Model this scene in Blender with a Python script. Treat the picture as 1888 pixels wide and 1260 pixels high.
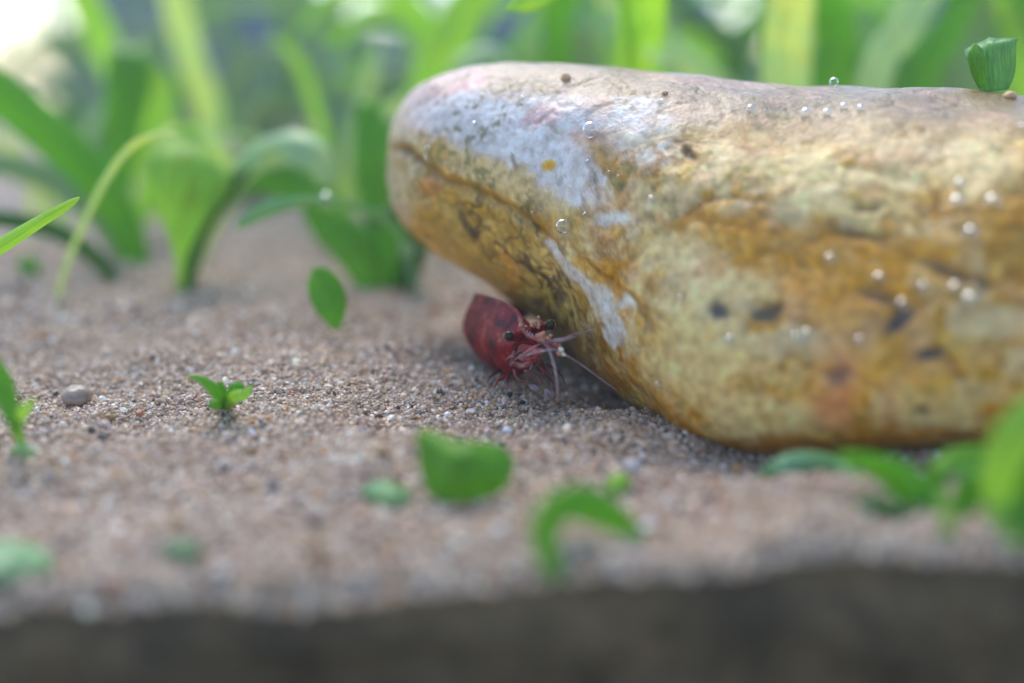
import bpy, math, random
import numpy as np
from mathutils import Vector, Matrix

# ------------------------------------------------------------------ scene, camera, sky, sun
# one Blender unit is one centimetre
S = bpy.context.scene
for o in list(bpy.data.objects):
    bpy.data.objects.remove(o)
COL = S.collection
random.seed(7)
rng = np.random.default_rng(7)

F = 2098.0                      # focal length in photograph pixels (1888 x 1260)
CAM_H = 2.29                    # eye height above the sand
PITCH = math.radians(13.92)     # looking slightly down
FOCUS = 7.92
cp, sp = math.cos(PITCH), math.sin(PITCH)

cd = bpy.data.cameras.new('camera')
cam = bpy.data.objects.new('camera', cd)
COL.objects.link(cam)
cam.location = (0, 0, CAM_H)
cam.rotation_euler = (math.pi / 2 - PITCH, 0, 0)
cd.sensor_width = 36
cd.lens = 36 * F / 1888
cd.clip_start = 0.05
cd.clip_end = 2000
cd.dof.use_dof = True
cd.dof.focus_distance = FOCUS
cd.dof.aperture_fstop = 0.098
S.camera = cam

SUN_EL, SUN_ROT = math.radians(53), math.radians(-14)
w = bpy.data.worlds.new('World')
S.world = w
w.use_nodes = True
nt = w.node_tree
bg = nt.nodes['Background']
sky = nt.nodes.new('ShaderNodeTexSky')
sky.sky_type = 'NISHITA'
sky.sun_disc = False
sky.sun_elevation = SUN_EL
sky.sun_rotation = SUN_ROT
sky.air_density = 1.0
sky.dust_density = 0.5
sky.ozone_density = 2.5
nt.links.new(sky.outputs[0], bg.inputs[0])
bg.inputs[1].default_value = 0.11

sd = bpy.data.lights.new('sun', 'SUN')
sd.energy = 1.15
sd.angle = math.radians(34)
sd.color = (1.0, 0.93, 0.82)
sun = bpy.data.objects.new('sun', sd)
COL.objects.link(sun)
d = Vector((math.sin(SUN_ROT) * math.cos(SUN_EL), math.cos(SUN_ROT) * math.cos(SUN_EL), math.sin(SUN_EL)))
sun.rotation_euler = d.to_track_quat('Z', 'Y').to_euler()
sun.location = (0, 20, 40)

S.view_settings.view_transform = 'Standard'
S.view_settings.look = 'None'
S.view_settings.exposure = 1.40
S.view_settings.gamma = 1.0
S.cycles.use_denoising = True
try:
    S.cycles.denoiser = 'OPENIMAGEDENOISE'
except Exception:
    pass
S.cycles.max_bounces = 10
S.cycles.transmission_bounces = 10
S.cycles.caustics_reflective = False
S.cycles.caustics_refractive = False
S.cycles.sample_clamp_indirect = 6.0


# ------------------------------------------------------------------ helpers
def at(px, py, y):
    """world point seen at photograph pixel (px, py) at distance y from the lens plane"""
    u, v = (px - 944) / F, (630 - py) / F
    t = y / (cp + v * sp)
    return Vector((u * t, y, CAM_H + t * (v * cp - sp)))


def project(P):
    x, y, z = P[..., 0], P[..., 1], P[..., 2] - CAM_H
    t = y * cp - z * sp
    q = y * sp + z * cp
    return 944 + F * x / t, 630 - F * q / t


def lin(c):
    c = np.asarray(c, float) / 255.0
    return np.where(c <= 0.04045, c / 12.92, ((c + 0.055) / 1.055) ** 2.4)


def smooth(a, b, x):
    t = np.clip((x - a) / (b - a), 0, 1)
    return t * t * (3 - 2 * t)


def _hash(i, j, k, seed):
    n = (i * 374761393 + j * 668265263 + k * 2147483647 + seed * 1274126177) & 0xFFFFFFFF
    n = ((n ^ (n >> 13)) * 1274126177) & 0xFFFFFFFF
    n = ((n ^ (n >> 16)) * 2246822519) & 0xFFFFFFFF
    return ((n ^ (n >> 15)) & 0xFFFFFF) / float(0xFFFFFF)


def vnoise(P, seed=0):
    """value noise in 0..1 on an (n,3) array"""
    P = np.asarray(P, float)
    I = np.floor(P).astype(np.int64)
    f = P - I
    f = f * f * f * (f * (f * 6 - 15) + 10)
    out = 0
    for a in (0, 1):
        for b in (0, 1):
            for c in (0, 1):
                wgt = (f[:, 0] if a else 1 - f[:, 0]) * (f[:, 1] if b else 1 - f[:, 1]) * (f[:, 2] if c else 1 - f[:, 2])
                out = out + wgt * _hash(I[:, 0] + a, I[:, 1] + b, I[:, 2] + c, seed)
    return out


def fbm(P, seed=0, octv=4, gain=0.5):
    s, a, tot = 0, 1.0, 0.0
    for o in range(octv):
        s = s + a * vnoise(P * (2.03 ** o) + 17.3 * o, seed + o)
        tot += a
        a *= gain
    return s / tot


def spline(pts, n):
    """Catmull-Rom through the rows of pts, n samples"""
    P = np.asarray(pts, float)
    if len(P) == 2:
        u = np.linspace(0, 1, n)[:, None]
        return P[0] * (1 - u) + P[1] * u
    Q = np.vstack([2 * P[0] - P[1], P, 2 * P[-1] - P[-2]])
    u = np.linspace(0, len(P) - 1 - 1e-9, n)
    i = np.floor(u).astype(int)
    t = (u - i)[:, None]
    a, b, c, e = Q[i], Q[i + 1], Q[i + 2], Q[i + 3]
    return 0.5 * (2 * b + (c - a) * t + (2 * a - 5 * b + 4 * c - e) * t ** 2 + (3 * b - a - 3 * c + e) * t ** 3)


def mesh_np(name, V, faces, mat, parent=None, smooth_=True, uv=None, col=None):
    me = bpy.data.meshes.new(name)
    V = np.asarray(V, float)
    me.from_pydata([tuple(v) for v in V], [], faces)
    me.materials.append(mat)
    if smooth_:
        me.polygons.foreach_set('use_smooth', np.ones(len(me.polygons), bool))
    if uv is not None:
        a = me.attributes.new('along', 'FLOAT_VECTOR', 'POINT')
        u3 = np.zeros((len(V), 3)); u3[:, :2] = uv
        a.data.foreach_set('vector', u3.ravel())
    if col is not None:
        a = me.attributes.new('tint', 'FLOAT_COLOR', 'POINT')
        c4 = np.ones((len(V), 4)); c4[:, :3] = col
        a.data.foreach_set('color', c4.ravel())
    me.update()
    ob = bpy.data.objects.new(name, me)
    COL.objects.link(ob)
    if parent:
        ob.parent = parent
        ob.matrix_parent_inverse.identity()
        q, off = parent, Vector((0, 0, 0))
        while q is not None:
            off += q.location
            q = q.parent
        me.transform(Matrix.Translation(-off))
    return ob


def grid_faces(nu, nv, closed_v=False):
    i, j = np.meshgrid(np.arange(nu - 1), np.arange(nv if closed_v else nv - 1), indexing='ij')
    j2 = (j + 1) % nv
    f = np.stack([i * nv + j, i * nv + j2, (i + 1) * nv + j2, (i + 1) * nv + j], -1)
    return f.reshape(-1, 4).tolist()


def tag(o, label=None, cat=None, group=None, kind=None):
    for k, v in (('label', label), ('category', cat), ('group', group), ('kind', kind)):
        if v:
            o[k] = v
    return o


def thing(name, label, cat, loc, group=None):
    o = bpy.data.objects.new(name, None)
    COL.objects.link(o)
    o.location = loc
    o.empty_display_size = 0.1
    bpy.context.view_layer.update()
    return tag(o, label, cat, group)


def tube(pts, rad, n=40, sides=8, wob=0.0):
    """closed tapering tube: returns verts, faces"""
    P = spline(pts, n)
    R = spline(np.asarray(rad, float)[:, None], n)[:, 0] if len(rad) > 1 else np.full(n, rad[0])
    R = np.maximum(R, 1e-4)
    T = np.gradient(P, axis=0)
    T /= np.linalg.norm(T, axis=1)[:, None] + 1e-12
    ref = np.array([0.31, 0.2, 0.93])
    A = np.cross(T, ref); A /= np.linalg.norm(A, axis=1)[:, None] + 1e-9
    B = np.cross(T, A)
    th = np.linspace(0, 2 * math.pi, sides, endpoint=False)
    V = P[:, None, :] + R[:, None, None] * (np.cos(th)[None, :, None] * A[:, None, :] + np.sin(th)[None, :, None] * B[:, None, :])
    V = V.reshape(-1, 3)
    faces = grid_faces(n, sides, True)
    faces.append(list(range(sides))[::-1])
    faces.append(list(range((n - 1) * sides, n * sides)))
    return V, faces


# ------------------------------------------------------------------ material helpers
def new_mat(name):
    m = bpy.data.materials.new(name)
    m.use_nodes = True
    t = m.node_tree
    return m, t, t.nodes, t.links, t.nodes['Principled BSDF']


def rgb(c):
    return (float(c[0]), float(c[1]), float(c[2]), 1.0)


def nnode(N, kind, **kw):
    n = N.new(kind)
    for k, v in kw.items():
        setattr(n, k, v)
    return n


def tex_noise(N, L, vec, scale, detail=4, rough=0.55):
    n = N.new('ShaderNodeTexNoise')
    n.inputs['Scale'].default_value = scale
    n.inputs['Detail'].default_value = detail
    n.inputs['Roughness'].default_value = rough
    if vec is not None:
        L.new(vec, n.inputs['Vector'])
    return n


def ramp(N, L, fac, stops):
    r = N.new('ShaderNodeValToRGB')
    e = r.color_ramp.elements
    while len(e) < len(stops):
        e.new(0.5)
    for k, (p, c) in enumerate(stops):
        e[k].position = p
        e[k].color = rgb(c)
    L.new(fac, r.inputs[0])
    return r


def mixc(N, L, fac, a, b, mode='MIX'):
    m = N.new('ShaderNodeMix')
    m.data_type = 'RGBA'
    m.blend_type = mode
    for s, v in ((0, fac), (6, a), (7, b)):
        if hasattr(v, 'links'):
            L.new(v, m.inputs[s])
        elif s == 0:
            m.inputs[0].default_value = v
        else:
            m.inputs[s].default_value = rgb(v)
    return m.outputs[2]


def leaf_mat(name, front, back=None, trans=0.45, gloss=0.35, vein=0.35, seed=0.0):
    """thin leaf: diffuse and gloss on the face, light let through from behind, lengthwise veins"""
    m, t, N, L, p = new_mat(name)
    a = nnode(N, 'ShaderNodeAttribute', attribute_name='along')
    sep = N.new('ShaderNodeSeparateXYZ')
    L.new(a.outputs['Vector'], sep.inputs[0])
    comb = N.new('ShaderNodeCombineXYZ')
    mul = nnode(N, 'ShaderNodeMath', operation='MULTIPLY'); mul.inputs[1].default_value = 9.0
    L.new(sep.outputs[0], mul.inputs[0])
    mul2 = nnode(N, 'ShaderNodeMath', operation='MULTIPLY'); mul2.inputs[1].default_value = 0.8
    L.new(sep.outputs[1], mul2.inputs[0])
    L.new(mul.outputs[0], comb.inputs[0]); L.new(mul2.outputs[0], comb.inputs[1])
    comb.inputs[2].default_value = seed
    nz = tex_noise(N, L, comb.outputs[0], 1.6, 4, 0.6)
    geo = N.new('ShaderNodeNewGeometry')
    blot = tex_noise(N, L, geo.outputs['Position'], 2.3, 3)
    f = np.asarray(front, float)
    dark, light = f * (1 - vein), f * (1 + vein) + 0.01
    c1 = ramp(N, L, nz.outputs['Fac'], [(0.3, dark), (0.7, light)]).outputs[0]
    yl = ramp(N, L, blot.outputs['Fac'], [(0.35, (1, 1, 1)), (0.75, (1.5, 1.15, 0.7))]).outputs[0]
    c = mixc(N, L, 1.0, c1, yl, 'MULTIPLY')
    L.new(c, p.inputs['Base Color'])
    p.inputs['Roughness'].default_value = 0.38
    p.inputs['Specular IOR Level'].default_value = gloss
    tr = N.new('ShaderNodeBsdfTranslucent')
    b = back if back is not None else (min(0.7, f[0] * 2.6 + 0.05), min(0.85, f[1] * 1.9 + 0.08), f[2] * 1.3)
    ct = mixc(N, L, 0.6, b, c, 'MIX')
    L.new(ct, tr.inputs[0])
    ms = N.new('ShaderNodeMixShader')
    ms.inputs[0].default_value = trans
    L.new(p.outputs[0], ms.inputs[1]); L.new(tr.outputs[0], ms.inputs[2])
    bump = N.new('ShaderNodeBump'); bump.inputs['Strength'].default_value = 0.25; bump.inputs['Distance'].default_value = 0.01
    L.new(nz.outputs['Fac'], bump.inputs['Height']); L.new(bump.outputs[0], p.inputs['Normal'])
    L.new(ms.outputs[0], N['Material Output'].inputs['Surface'])
    return m


GREEN = leaf_mat('leaf_green', (0.16, 0.43, 0.04), trans=0.58, seed=1)
FRESH = leaf_mat('leaf_fresh', (0.40, 0.72, 0.15), trans=0.70, seed=2)
DEEP = leaf_mat('leaf_deep', (0.055, 0.20, 0.018), trans=0.35, seed=3)
PALE = leaf_mat('leaf_pale', (0.50, 0.72, 0.40), trans=0.5, gloss=0.6, seed=4)
TEAL = leaf_mat('leaf_teal', (0.20, 0.46, 0.24), trans=0.4, gloss=0.7, seed=5)
YELLOW = leaf_mat('leaf_yellow', (0.66, 0.85, 0.38), trans=0.55, seed=6)
MUTED = leaf_mat('leaf_muted', (0.24, 0.40, 0.24), trans=0.5, seed=7)
MINT = leaf_mat('leaf_mint', (0.20, 0.52, 0.22), trans=0.6, gloss=0.7, seed=9)
BROWN = leaf_mat('leaf_brown', (0.16, 0.09, 0.03), trans=0.2, seed=8)


# ------------------------------------------------------------------ the sand bed
LIP_Y = 4.85


def sand_z(x, y):
    x = np.asarray(x, float); y = np.asarray(y, float)
    shp = np.broadcast(x, y).shape
    x, y = np.broadcast_to(x, shp).ravel(), np.broadcast_to(y, shp).ravel()
    P = np.stack([x, y, np.zeros_like(x)], -1)
    z = 0.34 * (fbm(P * 0.45, 3, 3) - 0.5) * smooth(4.4, 9, y)
    z += 0.24 * (fbm(P * 1.25, 11, 3) - 0.5)
    z += 0.05 * (fbm(P * 4.0, 21, 2) - 0.5)
    near = 1 - smooth(4.8, 7.0, y)
    z += near * np.clip(0.062 * x, -0.16, 0.14)
    # hollow scooped out beside and below the stone
    z -= 0.05 * np.exp(-(((x - 0.7) / 0.9) ** 2 + ((y - 7.6) / 0.9) ** 2))
    z -= 0.20 * np.exp(-(((x - 0.85) / 0.42) ** 2 + ((y - 8.25) / 0.5) ** 2))
    z -= 0.20 * np.exp(-(((x - 1.7) / 1.2) ** 2 + ((y - 6.9) / 0.75) ** 2))
    z += (0.03 + 0.09 * (fbm(P * 1.9, 25, 3) - 0.5)) * (1 - smooth(LIP_Y + 0.2, LIP_Y + 0.9, y))
    # rim of the bed rounds over towards the front
    z -= 0.10 * (1 - smooth(LIP_Y, LIP_Y + 0.16, y)) ** 2
    return z.reshape(shp)


def sand_material(name, dark=1.0):
    m, t, N, L, p = new_mat(name)
    geo = N.new('ShaderNodeNewGeometry')
    vo = N.new('ShaderNodeTexVoronoi'); vo.inputs['Scale'].default_value = 26
    L.new(geo.outputs['Position'], vo.inputs['Vector'])
    sepc = N.new('ShaderNodeSeparateColor'); L.new(vo.outputs['Color'], sepc.inputs[0])
    r = ramp(N, L, sepc.outputs[0], [(0.0, (0.05, 0.045, 0.045)), (0.12, (0.20, 0.155, 0.12)), (0.45, (0.33, 0.265, 0.205)),
                                     (0.72, (0.42, 0.35, 0.29)), (0.88, (0.30, 0.16, 0.07)), (0.95, (0.6, 0.56, 0.52))])
    big = tex_noise(N, L, geo.outputs['Position'], 1.1, 4)
    rb = ramp(N, L, big.outputs['Fac'], [(0.3, (0.88, 0.85, 0.82)), (0.7, (1.28, 1.2, 1.1))])
    c = mixc(N, L, 1.0, r.outputs[0], rb.outputs[0], 'MULTIPLY')
    L.new(c, p.inputs['Base Color'])
    p.inputs['Roughness'].default_value = 0.7
    bump = N.new('ShaderNodeBump'); bump.inputs['Strength'].default_value = 0.9; bump.inputs['Distance'].default_value = 0.03
    bump.invert = True
    L.new(vo.outputs['Distance'], bump.inputs['Height']); L.new(bump.outputs[0], p.inputs['Normal'])
    return m


SAND = sand_material('sand')
# sand sheet: fine rows near the lens, coarser far away
ys = np.concatenate([np.linspace(LIP_Y, LIP_Y + 0.2, 8)[:-1], np.linspace(LIP_Y + 0.2, 14, 170)[:-1], np.geomspace(14, 56, 50)])
xs = np.concatenate([-np.geomspace(50, 8, 26)[:-1], np.linspace(-8, 8, 260), np.geomspace(8, 50, 26)[1:]])
Y, X = np.meshgrid(ys, xs, indexing='ij')
V = np.stack([X, Y, sand_z(X, Y)], -1).reshape(-1, 3)
bed = mesh_np('sand_bed', V, [f[::-1] for f in grid_faces(len(ys), len(xs))], SAND)
tag(bed, kind='structure')

# dark silty layer: the cut face of the bed below the rim
m, t, N, L, p = new_mat('silt')
geo = N.new('ShaderNodeNewGeometry')
n1 = tex_noise(N, L, geo.outputs['Position'], 1.9, 5, 0.6)
r1 = ramp(N, L, n1.outputs['Fac'], [(0.34, (0.055, 0.037, 0.018)), (0.5, (0.105, 0.07, 0.036)), (0.68, (0.18, 0.115, 0.058))])
n2 = tex_noise(N, L, geo.outputs['Position'], 14, 3, 0.6)
r2 = ramp(N, L, n2.outputs['Fac'], [(0.3, (0.6, 0.62, 0.6)), (0.7, (1.35, 1.3, 1.25))])
L.new(mixc(N, L, 1.0, r1.outputs[0], r2.outputs[0], 'MULTIPLY'), p.inputs['Base Color'])
p.inputs['Roughness'].default_value = 0.85
SILT = m
zz = np.concatenate([np.linspace(0, 0.6, 20), np.linspace(0.7, 3.2, 14)])
xs2 = np.linspace(-30, 30, 600)
ZZ, XX = np.meshgrid(zz, xs2, indexing='ij')
top = sand_z(xs2, np.full_like(xs2, LIP_Y))
PN = np.stack([XX.ravel(), ZZ.ravel() * 1.5, np.zeros(XX.size)], -1)
bulge = (fbm(PN * 1.8, 41, 4) - 0.5).reshape(XX.shape) * 0.22 * smooth(0, 0.3, ZZ)
V = np.stack([XX, LIP_Y - 0.06 * smooth(0, 0.25, ZZ) + bulge, top[None, :] - ZZ], -1).reshape(-1, 3)
tag(mesh_np('silt_layer', V, grid_faces(len(zz), len(xs2)), SILT), kind='structure')

# back wall far behind, out of focus; its slate blue stands in for haze
m, t, N, L, p = new_mat('slate')
geo = N.new('ShaderNodeNewGeometry')
n1 = tex_noise(N, L, geo.outputs['Position'], 0.35, 4, 0.6)
r1 = ramp(N, L, n1.outputs['Fac'], [(0.3, (0.09, 0.13, 0.19)), (0.5, (0.14, 0.20, 0.25)), (0.72, (0.18, 0.28, 0.20))])
L.new(r1.outputs[0], p.inputs['Base Color'])
p.inputs['Roughness'].default_value = 0.8
SLATE = m
nx = 90
xw = np.linspace(-16.8, 48, nx)
hw = 5.5 - 2.0 * np.exp(-((xw + 4.9) / 2.4) ** 2) - 2.8 * np.exp(-((xw - 9.9) / 2.0) ** 2) + 0.5 * (vnoise(np.stack([xw * 0.35, xw * 0, xw * 0], -1), 5) - 0.5)
Vw, Fw = [], []
for i in range(nx):
    for (dy, zt) in ((0, 0), (0, 1), (0.25, 1.04), (1.4, 1.04), (1.6, 1), (1.6, 0)):
        Vw.append((xw[i], 45 + dy, -0.4 if zt == 0 else hw[i] * zt - 0.15))
Fw = grid_faces(nx, 6, True)
Fw += [[0, 1, 2, 3, 4, 5], [(nx - 1) * 6 + k for k in (5, 4, 3, 2, 1, 0)]]
tag(mesh_np('back_wall', Vw, Fw, SLATE, smooth_=False), kind='structure')

# ------------------------------------------------------------------ loose sand grains (uncountable)
m, t, N, L, p = new_mat('grain')
a = nnode(N, 'ShaderNodeAttribute', attribute_type='INSTANCER', attribute_name='gcol')
geo = N.new('ShaderNodeNewGeometry')
nz = tex_noise(N, L, geo.outputs['Position'], 60, 2)
r = ramp(N, L, nz.outputs['Fac'], [(0.3, (0.75, 0.75, 0.75)), (0.7, (1.2, 1.2, 1.2))])
L.new(mixc(N, L, 1.0, a.outputs['Color'], r.outputs[0], 'MULTIPLY'), p.inputs['Base Color'])
p.inputs['Roughness'].default_value = 0.34
p.inputs['Specular IOR Level'].default_value = 0.5
p.inputs['Subsurface Weight'].default_value = 0.0
GRAIN = m


def scatter(y0, y1, dens, spread=1.22):
    n = int(dens * (y1 - y0) * (y0 + y1) / 2 * 0.9 * spread)
    u = rng.random(n)
    yy = np.sqrt(y0 ** 2 + u * (y1 ** 2 - y0 ** 2))
    xx = (rng.random(n) * 2 - 1) * yy * 0.45 * spread
    return np.stack([xx, yy], -1)


XY = np.vstack([scatter(LIP_Y, 6.2, 800), scatter(6.2, 9.5, 1500), scatter(9.5, 15, 420)])
n = len(XY)
size = 0.0112 * np.exp(rng.normal(0, 0.33, n))
size = np.where(rng.random(n) < 0.035, size * 1.7, size)
size = np.clip(size, 0.006, 0.036) * np.where(XY[:, 1] > 9.5, 1.5, np.where(XY[:, 1] < 6.2, 1.25, 1.0))
scl = size[:, None] * np.stack([np.exp(rng.normal(0, 0.22, n)), np.exp(rng.normal(0, 0.22, n)), np.exp(rng.normal(-0.1, 0.22, n))], -1)
PAL = np.array([(0.44, 0.36, 0.28), (0.36, 0.28, 0.21), (0.50, 0.44, 0.38), (0.30, 0.24, 0.20), (0.62, 0.58, 0.55),
                (0.80, 0.78, 0.78), (0.36, 0.20, 0.07), (0.28, 0.11, 0.06), (0.045, 0.04, 0.042), (0.14, 0.15, 0.18), (0.40, 0.33, 0.34)])
PW = np.array([0.22, 0.18, 0.15, 0.11, 0.08, 0.035, 0.05, 0.02, 0.035, 0.035, 0.085])
gi = rng.choice(len(PAL), n, p=PW / PW.sum())
gc = PAL[gi] * np.exp(rng.normal(0, 0.16, n))[:, None]
gc = np.clip((gc * 0.86 + 0.14 * np.array([0.37, 0.30, 0.245])) * np.array([1.42, 1.23, 1.02]), 0, 0.9)
PT = np.stack([XY[:, 0], XY[:, 1], sand_z(XY[:, 0], XY[:, 1]) + size * rng.uniform(-0.5, 0.45, n)], -1)
me = bpy.data.meshes.new('sand_grains')
me.vertices.add(n)
me.vertices.foreach_set('co', PT.ravel())
for nm, tp, dat in (('gsc', 'FLOAT_VECTOR', scl), ('grot', 'FLOAT_VECTOR', rng.random((n, 3)) * 6.283)):
    aa = me.attributes.new(nm, tp, 'POINT'); aa.data.foreach_set('vector', np.ascontiguousarray(dat).ravel())
aa = me.attributes.new('gcol', 'FLOAT_COLOR', 'POINT')
aa.data.foreach_set('color', np.hstack([gc, np.ones((n, 1))]).ravel())
aa = me.attributes.new('gid', 'INT', 'POINT'); aa.data.foreach_set('value', rng.integers(0, 4, n).astype(np.int32))
me.materials.append(GRAIN)
grains = bpy.data.objects.new('sand_grains', me)
COL.objects.link(grains)
tag(grains, 'loose tan, white, rusty and black sand grains covering the bed', 'sand', kind='stuff')
ng = bpy.data.node_groups.new('grain_scatter', 'GeometryNodeTree')
ng.interface.new_socket('Geometry', in_out='INPUT', socket_type='NodeSocketGeometry')
ng.interface.new_socket('Geometry', in_out='OUTPUT', socket_type='NodeSocketGeometry')
gn, gl = ng.nodes, ng.links
gin, gout = gn.new('NodeGroupInput'), gn.new('NodeGroupOutput')
g2i = gn.new('GeometryNodeGeometryToInstance')
for k in range(4):
    ico = gn.new('GeometryNodeMeshIcoSphere'); ico.inputs['Radius'].default_value = 1.0; ico.inputs['Subdivisions'].default_value = 2
    nzn = gn.new('ShaderNodeTexNoise'); nzn.noise_dimensions = '4D'
    nzn.inputs['W'].default_value = 3.7 * k + 1; nzn.inputs['Scale'].default_value = 1.1; nzn.inputs['Detail'].default_value = 1.5
    sub = gn.new('ShaderNodeVectorMath'); sub.operation = 'SUBTRACT'; sub.inputs[1].default_value = (0.5, 0.5, 0.5)
    sc = gn.new('ShaderNodeVectorMath'); sc.operation = 'SCALE'; sc.inputs['Scale'].default_value = 1.5
    sps = gn.new('GeometryNodeSetPosition')
    gl.new(nzn.outputs['Color'], sub.inputs[0]); gl.new(sub.outputs[0], sc.inputs[0]); gl.new(sc.outputs[0], sps.inputs['Offset'])
    gl.new(ico.outputs['Mesh'], sps.inputs['Geometry'])
    smn = gn.new('GeometryNodeSetMaterial'); smn.inputs['Material'].default_value = GRAIN
    gl.new(sps.outputs[0], smn.inputs['Geometry'])
    gl.new(smn.outputs[0], g2i.inputs[0])


def named(nm, tp):
    q = gn.new('GeometryNodeInputNamedAttribute'); q.data_type = tp; q.inputs['Name'].default_value = nm
    return q.outputs['Attribute']


iop = gn.new('GeometryNodeInstanceOnPoints')
gl.new(gin.outputs[0], iop.inputs['Points']); gl.new(g2i.outputs[0], iop.inputs['Instance'])
iop.inputs['Pick Instance'].default_value = True
gl.new(named('gid', 'INT'), iop.inputs['Instance Index'])
e2r = gn.new('FunctionNodeEulerToRotation'); gl.new(named('grot', 'FLOAT_VECTOR'), e2r.inputs[0]); gl.new(e2r.outputs[0], iop.inputs['Rotation'])
gl.new(named('gsc', 'FLOAT_VECTOR'), iop.inputs['Scale'])
gl.new(iop.outputs[0], gout.inputs[0])
md = grains.modifiers.new('scatter', 'NODES'); md.node_group = ng

# ------------------------------------------------------------------ the stone
# stations along the stone: column, distance, top and bottom of its outline, half thickness
ST = np.array([
    (718, 9.95, 300, 302, 0.02), (721, 9.9, 255, 345, 0.36), (738, 9.8, 207, 398, 0.62), (778, 9.65, 160, 443, 0.84),
    (850, 9.5, 130, 495, 1.02), (930, 9.35, 121, 548, 1.12), (1020, 9.2, 120, 606, 1.2), (1110, 9.0, 128, 690, 1.27),
    (1220, 8.72, 140, 780, 1.36), (1340, 8.48, 151, 832, 1.42), (1500, 8.30, 160, 850, 1.46), (1700, 8.08, 171, 842, 1.46),
    (1888, 7.85, 183, 815, 1.42), (2090, 7.65, 195, 770, 1.28), (2250, 7.5, 250, 690, 1.0), (2340, 7.25, 330, 590, 0.6),
    (2365, 7.22, 455, 460, 0.02)], float)
NS, NT = 620, 420
st = spline(ST, NS)
m1, m2 = (630 - st[:, 2]) / F, (630 - st[:, 3]) / F
t0, hb = st[:, 1], np.maximum(st[:, 4], 0.01)
q0 = (m1 + m2) * (t0 ** 2 - hb ** 2) / (2 * t0)
hc = np.sqrt(np.maximum((m1 * t0 - q0) ** 2 - m1 ** 2 * hb ** 2, 1e-6))
th = np.linspace(0, 2 * math.pi, NT, endpoint=False)
ex = 2 / 2.35
ct = np.sign(np.cos(th)) * np.abs(np.cos(th)) ** ex
sn = np.sign(np.sin(th)) * np.abs(np.sin(th)) ** ex
TT = t0[:, None] + hb[:, None] * ct[None, :]
QQ = q0[:, None] + hc[:, None] * sn[None, :]
lean = (0.16 + 0.30 * smooth(1080, 1340, st[:, 0]))[:, None] * (QQ - q0[:, None]) / 1.2        # face leans back towards the top
QQ, TT = QQ * (TT + lean) / TT, TT + lean
UU = ((st[:, 0] - 944) / F)[:, None] * np.ones((1, NT))
R = np.stack([UU * TT, TT * cp + QQ * sp, CAM_H + QQ * cp - TT * sp], -1)


def grid_normals(R):
    du = np.gradient(R, axis=0)
    dv = np.roll(R, -1, 1) - np.roll(R, 1, 1)
    nn = np.cross(du, dv)
    nn /= np.linalg.norm(nn, axis=-1)[..., None] + 1e-12
    return nn


RN = grid_normals(R)
ctr = R.mean((0, 1))
if np.sum(RN * (R - ctr)) < 0:
    RN = -RN
RN[:3] = np.array([-1, 0.2, 0.1]); RN[-3:] = np.array([1, -0.2, 0])
P0 = R.reshape(-1, 3)
Nn = RN.reshape(-1, 3)
axis = np.array([0.93, -0.34, 0.1])
stretch = P0 - 0.32 * (P0 @ axis)[:, None] * axis[None, :]     # noise drawn out along the stone
PY0 = project(P0)[1]
disp = 0.13 * (fbm(P0 * 0.95, 60, 3) - 0.5) + 0.075 * (fbm(stretch * 2.6, 70, 5) - 0.5) * smooth(150, 330, PY0) + 0.03 * (fbm(stretch * 2.6, 75, 5) - 0.5)
crack = np.abs(fbm(stretch * 1.9 + 5, 80, 4) - 0.5)
crk = 1 - smooth(0.0, 0.018, crack)
crack2 = np.abs(fbm(stretch * 4.2 + 9, 90, 3) - 0.5)
crk2 = 1 - smooth(0.0, 0.022, crack2)
disp -= 0.007 * crk + 0.004 * crk2
endf = np.minimum(smooth(0, 0.05, np.linspace(0, 1, NS)), smooth(0, 0.05, np.linspace(1, 0, NS)))
disp = disp * np.repeat(endf, NT)

PX, PY = project(P0)
front = (Nn[:, 1] < 0.35)
wx = 26 * (fbm(P0 * 3.2, 101, 4) - 0.5) * 2 + 12 * (fbm(P0 * 11, 105, 3) - 0.5) * 2
wy = 26 * (fbm(P0 * 3.2, 111, 4) - 0.5) * 2 + 12 * (fbm(P0 * 11, 115, 3) - 0.5) * 2


VB = fbm(P0 * 5.5, 311, 3)
VC = fbm(P0 * 13.0, 321, 2)


def patch(cx, cy, rx, ry, ang=0.0, warp=1.0, soft=0.35):
    """ragged-edged patch of mineral on the stone face, 0..1"""
    x, y = PX + wx * warp - cx, PY + wy * warp - cy
    c, s = math.cos(math.radians(ang)), math.sin(math.radians(ang))
    a, b = (x * c + y * s) / rx, (-x * s + y * c) / ry
    return (1 - smooth(1 - soft, 1 + soft, np.sqrt(a * a + b * b))) * front


def vein(pts, wid, warp=0.5):
    x, y = PX + wx * warp, PY + wy * warp
    dmin = np.full(len(PX), 1e9)
    Q = np.asarray(pts, float)
    for a, b in zip(Q[:-1], Q[1:]):
        ab = b - a
        tt = np.clip(((x - a[0]) * ab[0] + (y - a[1]) * ab[1]) / (ab @ ab), 0, 1)
        dmin = np.minimum(dmin, np.hypot(x - a[0] - tt * ab[0], y - a[1] - tt * ab[1]))
    brk = smooth(0.36, 0.56, VB) * (0.55 + 0.9 * VC)
    return np.clip((1 - smooth(wid * 0.2, wid * 1.5, dmin / (0.35 + 1.3 * VC))) * brk, 0, 1) * front


def C(*c):
    return np.array(c, float)


col = np.zeros((len(P0), 3)) + C(0.56, 0.41, 0.14)


def paint(c, k):
    global col
    k = np.clip(k, 0, 1)[:, None]
    col = col * (1 - k) + C(*c) * k


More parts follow.
